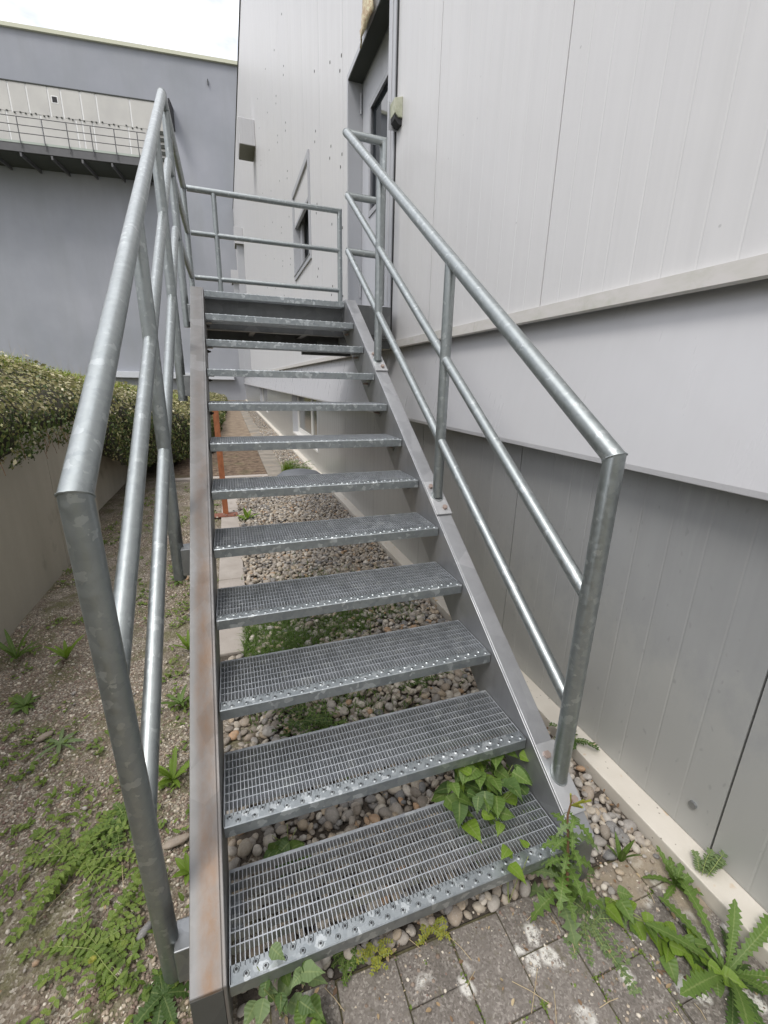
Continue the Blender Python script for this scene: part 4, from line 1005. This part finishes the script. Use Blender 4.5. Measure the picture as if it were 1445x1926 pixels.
bindweed((.80,.02,.0), 4, .05, (.19,.215), .055, 'two or three loose bindweed leaves lying on the nosing of the lowest tread', [lf_bright], name='bindweed')
# bramble shoot at the bottom left of the lowest tread
bindweed((.115,-.01,.0), 22, .07, (.03,.21), .055, 'toothed leaved bramble shoot before the left end of the lowest tread', [lf_mid,lf_grey,lf_dark], wd=.7, shape=lambda t: heart(t)*(1+.14*math.sin(t*38)), name='bramble')
bindweed((.165,-.09,.0), 16, .06, (.01,.09), .055, 'lower bramble leaves spreading on the pavers at the bottom picture edge', [lf_mid,lf_bright], wd=.7, name='bramble')
# large dandelion
rosette('dandelion', (1.262,-.312,.0), 9, .24, .044, lf_mid, 'large toothed dandelion rosette at the foot of the wall bottom right', 'wild plant', (.55,1.15), True, .38, dand, seg=26, yaw0=.5)
rosette('dandelion', (1.258,-.33,.0), 9, .17, .038, lf_dark, 'low outer dandelion leaves spread flat beneath the large upright rosette', 'wild plant', (.05,.35), True, .3, dand, seg=22)
# sow thistle in front of the right stringer
def thistle(loc, label):
    r = empty('sow_thistle', loc, label=label, cat='wild plant')
    pts = [Vector((0,0,0)), Vector((.01,-.01,.12)), Vector((0,.0,.24)), Vector((-.012,.012,.36)), Vector((-.01,.01,.42))]
    MB().tube(pts, [.005,.0045,.004,.003,.002], 8).build('stem', stem_r, r, local=True, smooth=True)
    for i in range(34):
        t = i/34; z = .02+.36*t; a_ = i*2.4+random.uniform(-.3,.3); l_ = (.15-.085*t)*random.uniform(.7,1.15)
        v, f = leafgeo(l_, l_*.34, lambda u: (.18+.82*math.sin(math.pi*u**1.1))*(1-u**5)+.02, .8, .3, 18, 2, i)
        MB().add(xf(v, (0,0,z), a_, random.uniform(.0,.7)), f).build('leaf', random.choice([lf_grey,lf_mid,lf_mid]), r, smooth=True, local=True, sharp=80)
    for i in range(5):
        MB().tube([Vector((-.01,.01,.40)), Vector((random.uniform(-.03,.03),random.uniform(-.03,.03),.43+.02*random.random()))], [.0012,.0028], 6).build('flower_bud', lf_yel, r, local=True)
    return r
thistle((.935,-.035,0), 'tall ragged sow thistle standing before the right end of the lowest tread')
vetch('vetch', (1.0,-.10,.0), 18, .17, lf_grey, 'feathery vetch hanging around the foot of the sow thistle', 9, .014, pitch=(.0,.7))
rosette('seedling', (1.225,.0,.0), 5, .10, .02, lf_mid, 'small upright reddish stemmed seedling between the pavers near the plinth', 'wild plant', (1.0,1.45), False, .2, oval)
rosette('groundsel', (1.335,-.11,.0), 12, .10, .022, lf_mid, 'bushy toothed weed against the plinth above the large dandelion', 'wild plant', (.4,1.4), True, .35, lance, seg=12)
vetch('wall_fern', (1.405,-.13,.058), 7, .10, lf_grey, 'feathery sprig leaning on the wall behind the plinth', 9, .014, spread=(-.5,1.2), pitch=(.6,1.4))
vetch('wall_fern', (1.40,.42,.058), 9, .12, lf_dark, 'feathery sprig on the plinth beside the right stringer', 9, .015, spread=(0,6.28), pitch=(.5,1.3))
for x, y, lb in ((.37,.035,'yellow green stonecrop sprig before the middle of the lowest tread'),(.545,.035,'yellow stonecrop sprig right of the other one at the lowest tread'),(.30,.045,'thin mossy sprig left of the two yellow ones at the lowest tread')):
    vetch('stonecrop', (x,y,.01), 16, .055, lf_yel if x > .32 else lf_mid, lb, 6, .008, pitch=(.2,1.2), spread=(3.3,6.1))
vetch('vetch', (.86,.30,.02), 8, .30, lf_grey, 'thin pinnate vetch shoot rising through the bindweed to the right post', 9, .016, pitch=(.9,1.4), spread=(-.6,1.2))
rosette('seedling', (.2,4.16,.01), 7, .15, .04, lf_bright, 'bright sprout between slab strip and gravel near the rusty post', 'wild plant', (.4,1.3), False, .3, oval)
vetch('shrublet', (1.16,6.65,.0), 46, .34, lf_mid, 'small bushy green plant growing at the plinth behind the round dome', 9, .035, pitch=(.6,1.45))
rosette('yucca_like_tuft', (1.02,6.9,.0), 26, .26, .016, lf_bright, 'spiky grassy tuft left of the bushy plant behind the dome', 'wild plant', (.6,1.4), False, .3, lance, pieces=False) if False else None
tf = np.c_[RNG.normal(1.0,.05,220), RNG.normal(6.75,.05,220), np.zeros(220)]
o = blades(tf, RNG.uniform(.12,.28,220), RNG.uniform(.2,.9,220), np.full(220,.008), lf_bright, 'grass_tuft', kind=None); tag(o, 'bright green grass tuft left of the bushy plant behind the dome', 'grass tuft')
# moss cushions in the paver joints
mb = MB()
for i in range(420):
    ci = random.randrange(1, 8); x = [.2555,.422,.589,.7485,.9145,1.0835,1.2515,1.378][ci]+random.gauss(0,.003) if random.random() < .6 else random.uniform(.1,1.37)
    y = random.uniform(-.6,.03) if random.random() < .6 else random.choice([-.102,-.2045,-.3185,-.421])+random.gauss(0,.003)
    if noise.noise((x*5,y*5,11)) < -.05: continue
    for k in range(5):
        l_ = random.uniform(.004,.010); v, f = leafgeo(l_, l_*.5, oval, .2, .2, 3); mb.add(xf(v, (x+random.gauss(0,.003),y+random.gauss(0,.003),.004), random.random()*6.3, random.uniform(.1,1.2)), f)
tag(mb.build('joint_moss', lf_mid2, kind='stuff', smooth=True), 'tiny moss and sprouts growing in the joints between the pavers', 'moss')
# fallen leaf litter
mb = MB()
for i in range(520):
    k = random.random()
    if k < .35: x, y, z = random.uniform(.1,1.37), random.uniform(-.5,.06), .011
    elif k < .6: x, y, z = random.uniform(1.1,1.37), random.uniform(.0,3), .034
    elif k < .75: x, y, z = random.uniform(.15,1.3), random.uniform(.1,3.5), .036
    else: x, y, z = random.uniform(-1.24,-.1), random.uniform(0,4), .008
    l_ = random.uniform(.006,.02); v, f = leafgeo(l_, l_*random.uniform(.3,.6), oval, random.uniform(-.5,.8), .3, 4)
    mb.add(xf(v, (x,y,z), random.random()*6.3, random.uniform(-.2,.3), random.uniform(-.5,.5)), f)
tag(mb.build('leaf_litter', litter_m, kind='stuff', smooth=True), 'small brown fallen leaf fragments lying on soil, pebbles and pavers', 'leaf litter')
# dry straws
mb = MB()
for i in range(26):
    x, y = random.uniform(.15,1.35), random.uniform(-.35,.06); a_ = random.random()*6.3; l_ = random.uniform(.03,.10)
    mb.tube([(x,y,.008),(x+l_*.5*math.cos(a_),y+l_*.5*math.sin(a_),.014),(x+l_*math.cos(a_),y+l_*math.sin(a_),.009)], .0009, 4, False)
for i in range(30):
    x, y = random.uniform(-1.1,-.1), random.uniform(.1,2.5); a_ = random.random()*6.3; l_ = random.uniform(.03,.12)
    mb.tube([(x,y,.008),(x+l_*.5*math.cos(a_),y+l_*.5*math.sin(a_),.016),(x+l_*math.cos(a_),y+l_*math.sin(a_),.009)], .0009, 4, False)
tag(mb.build('dry_straw', straw_m, kind='stuff'), 'dry straws and twigs lying on pavers and soil', 'straw')
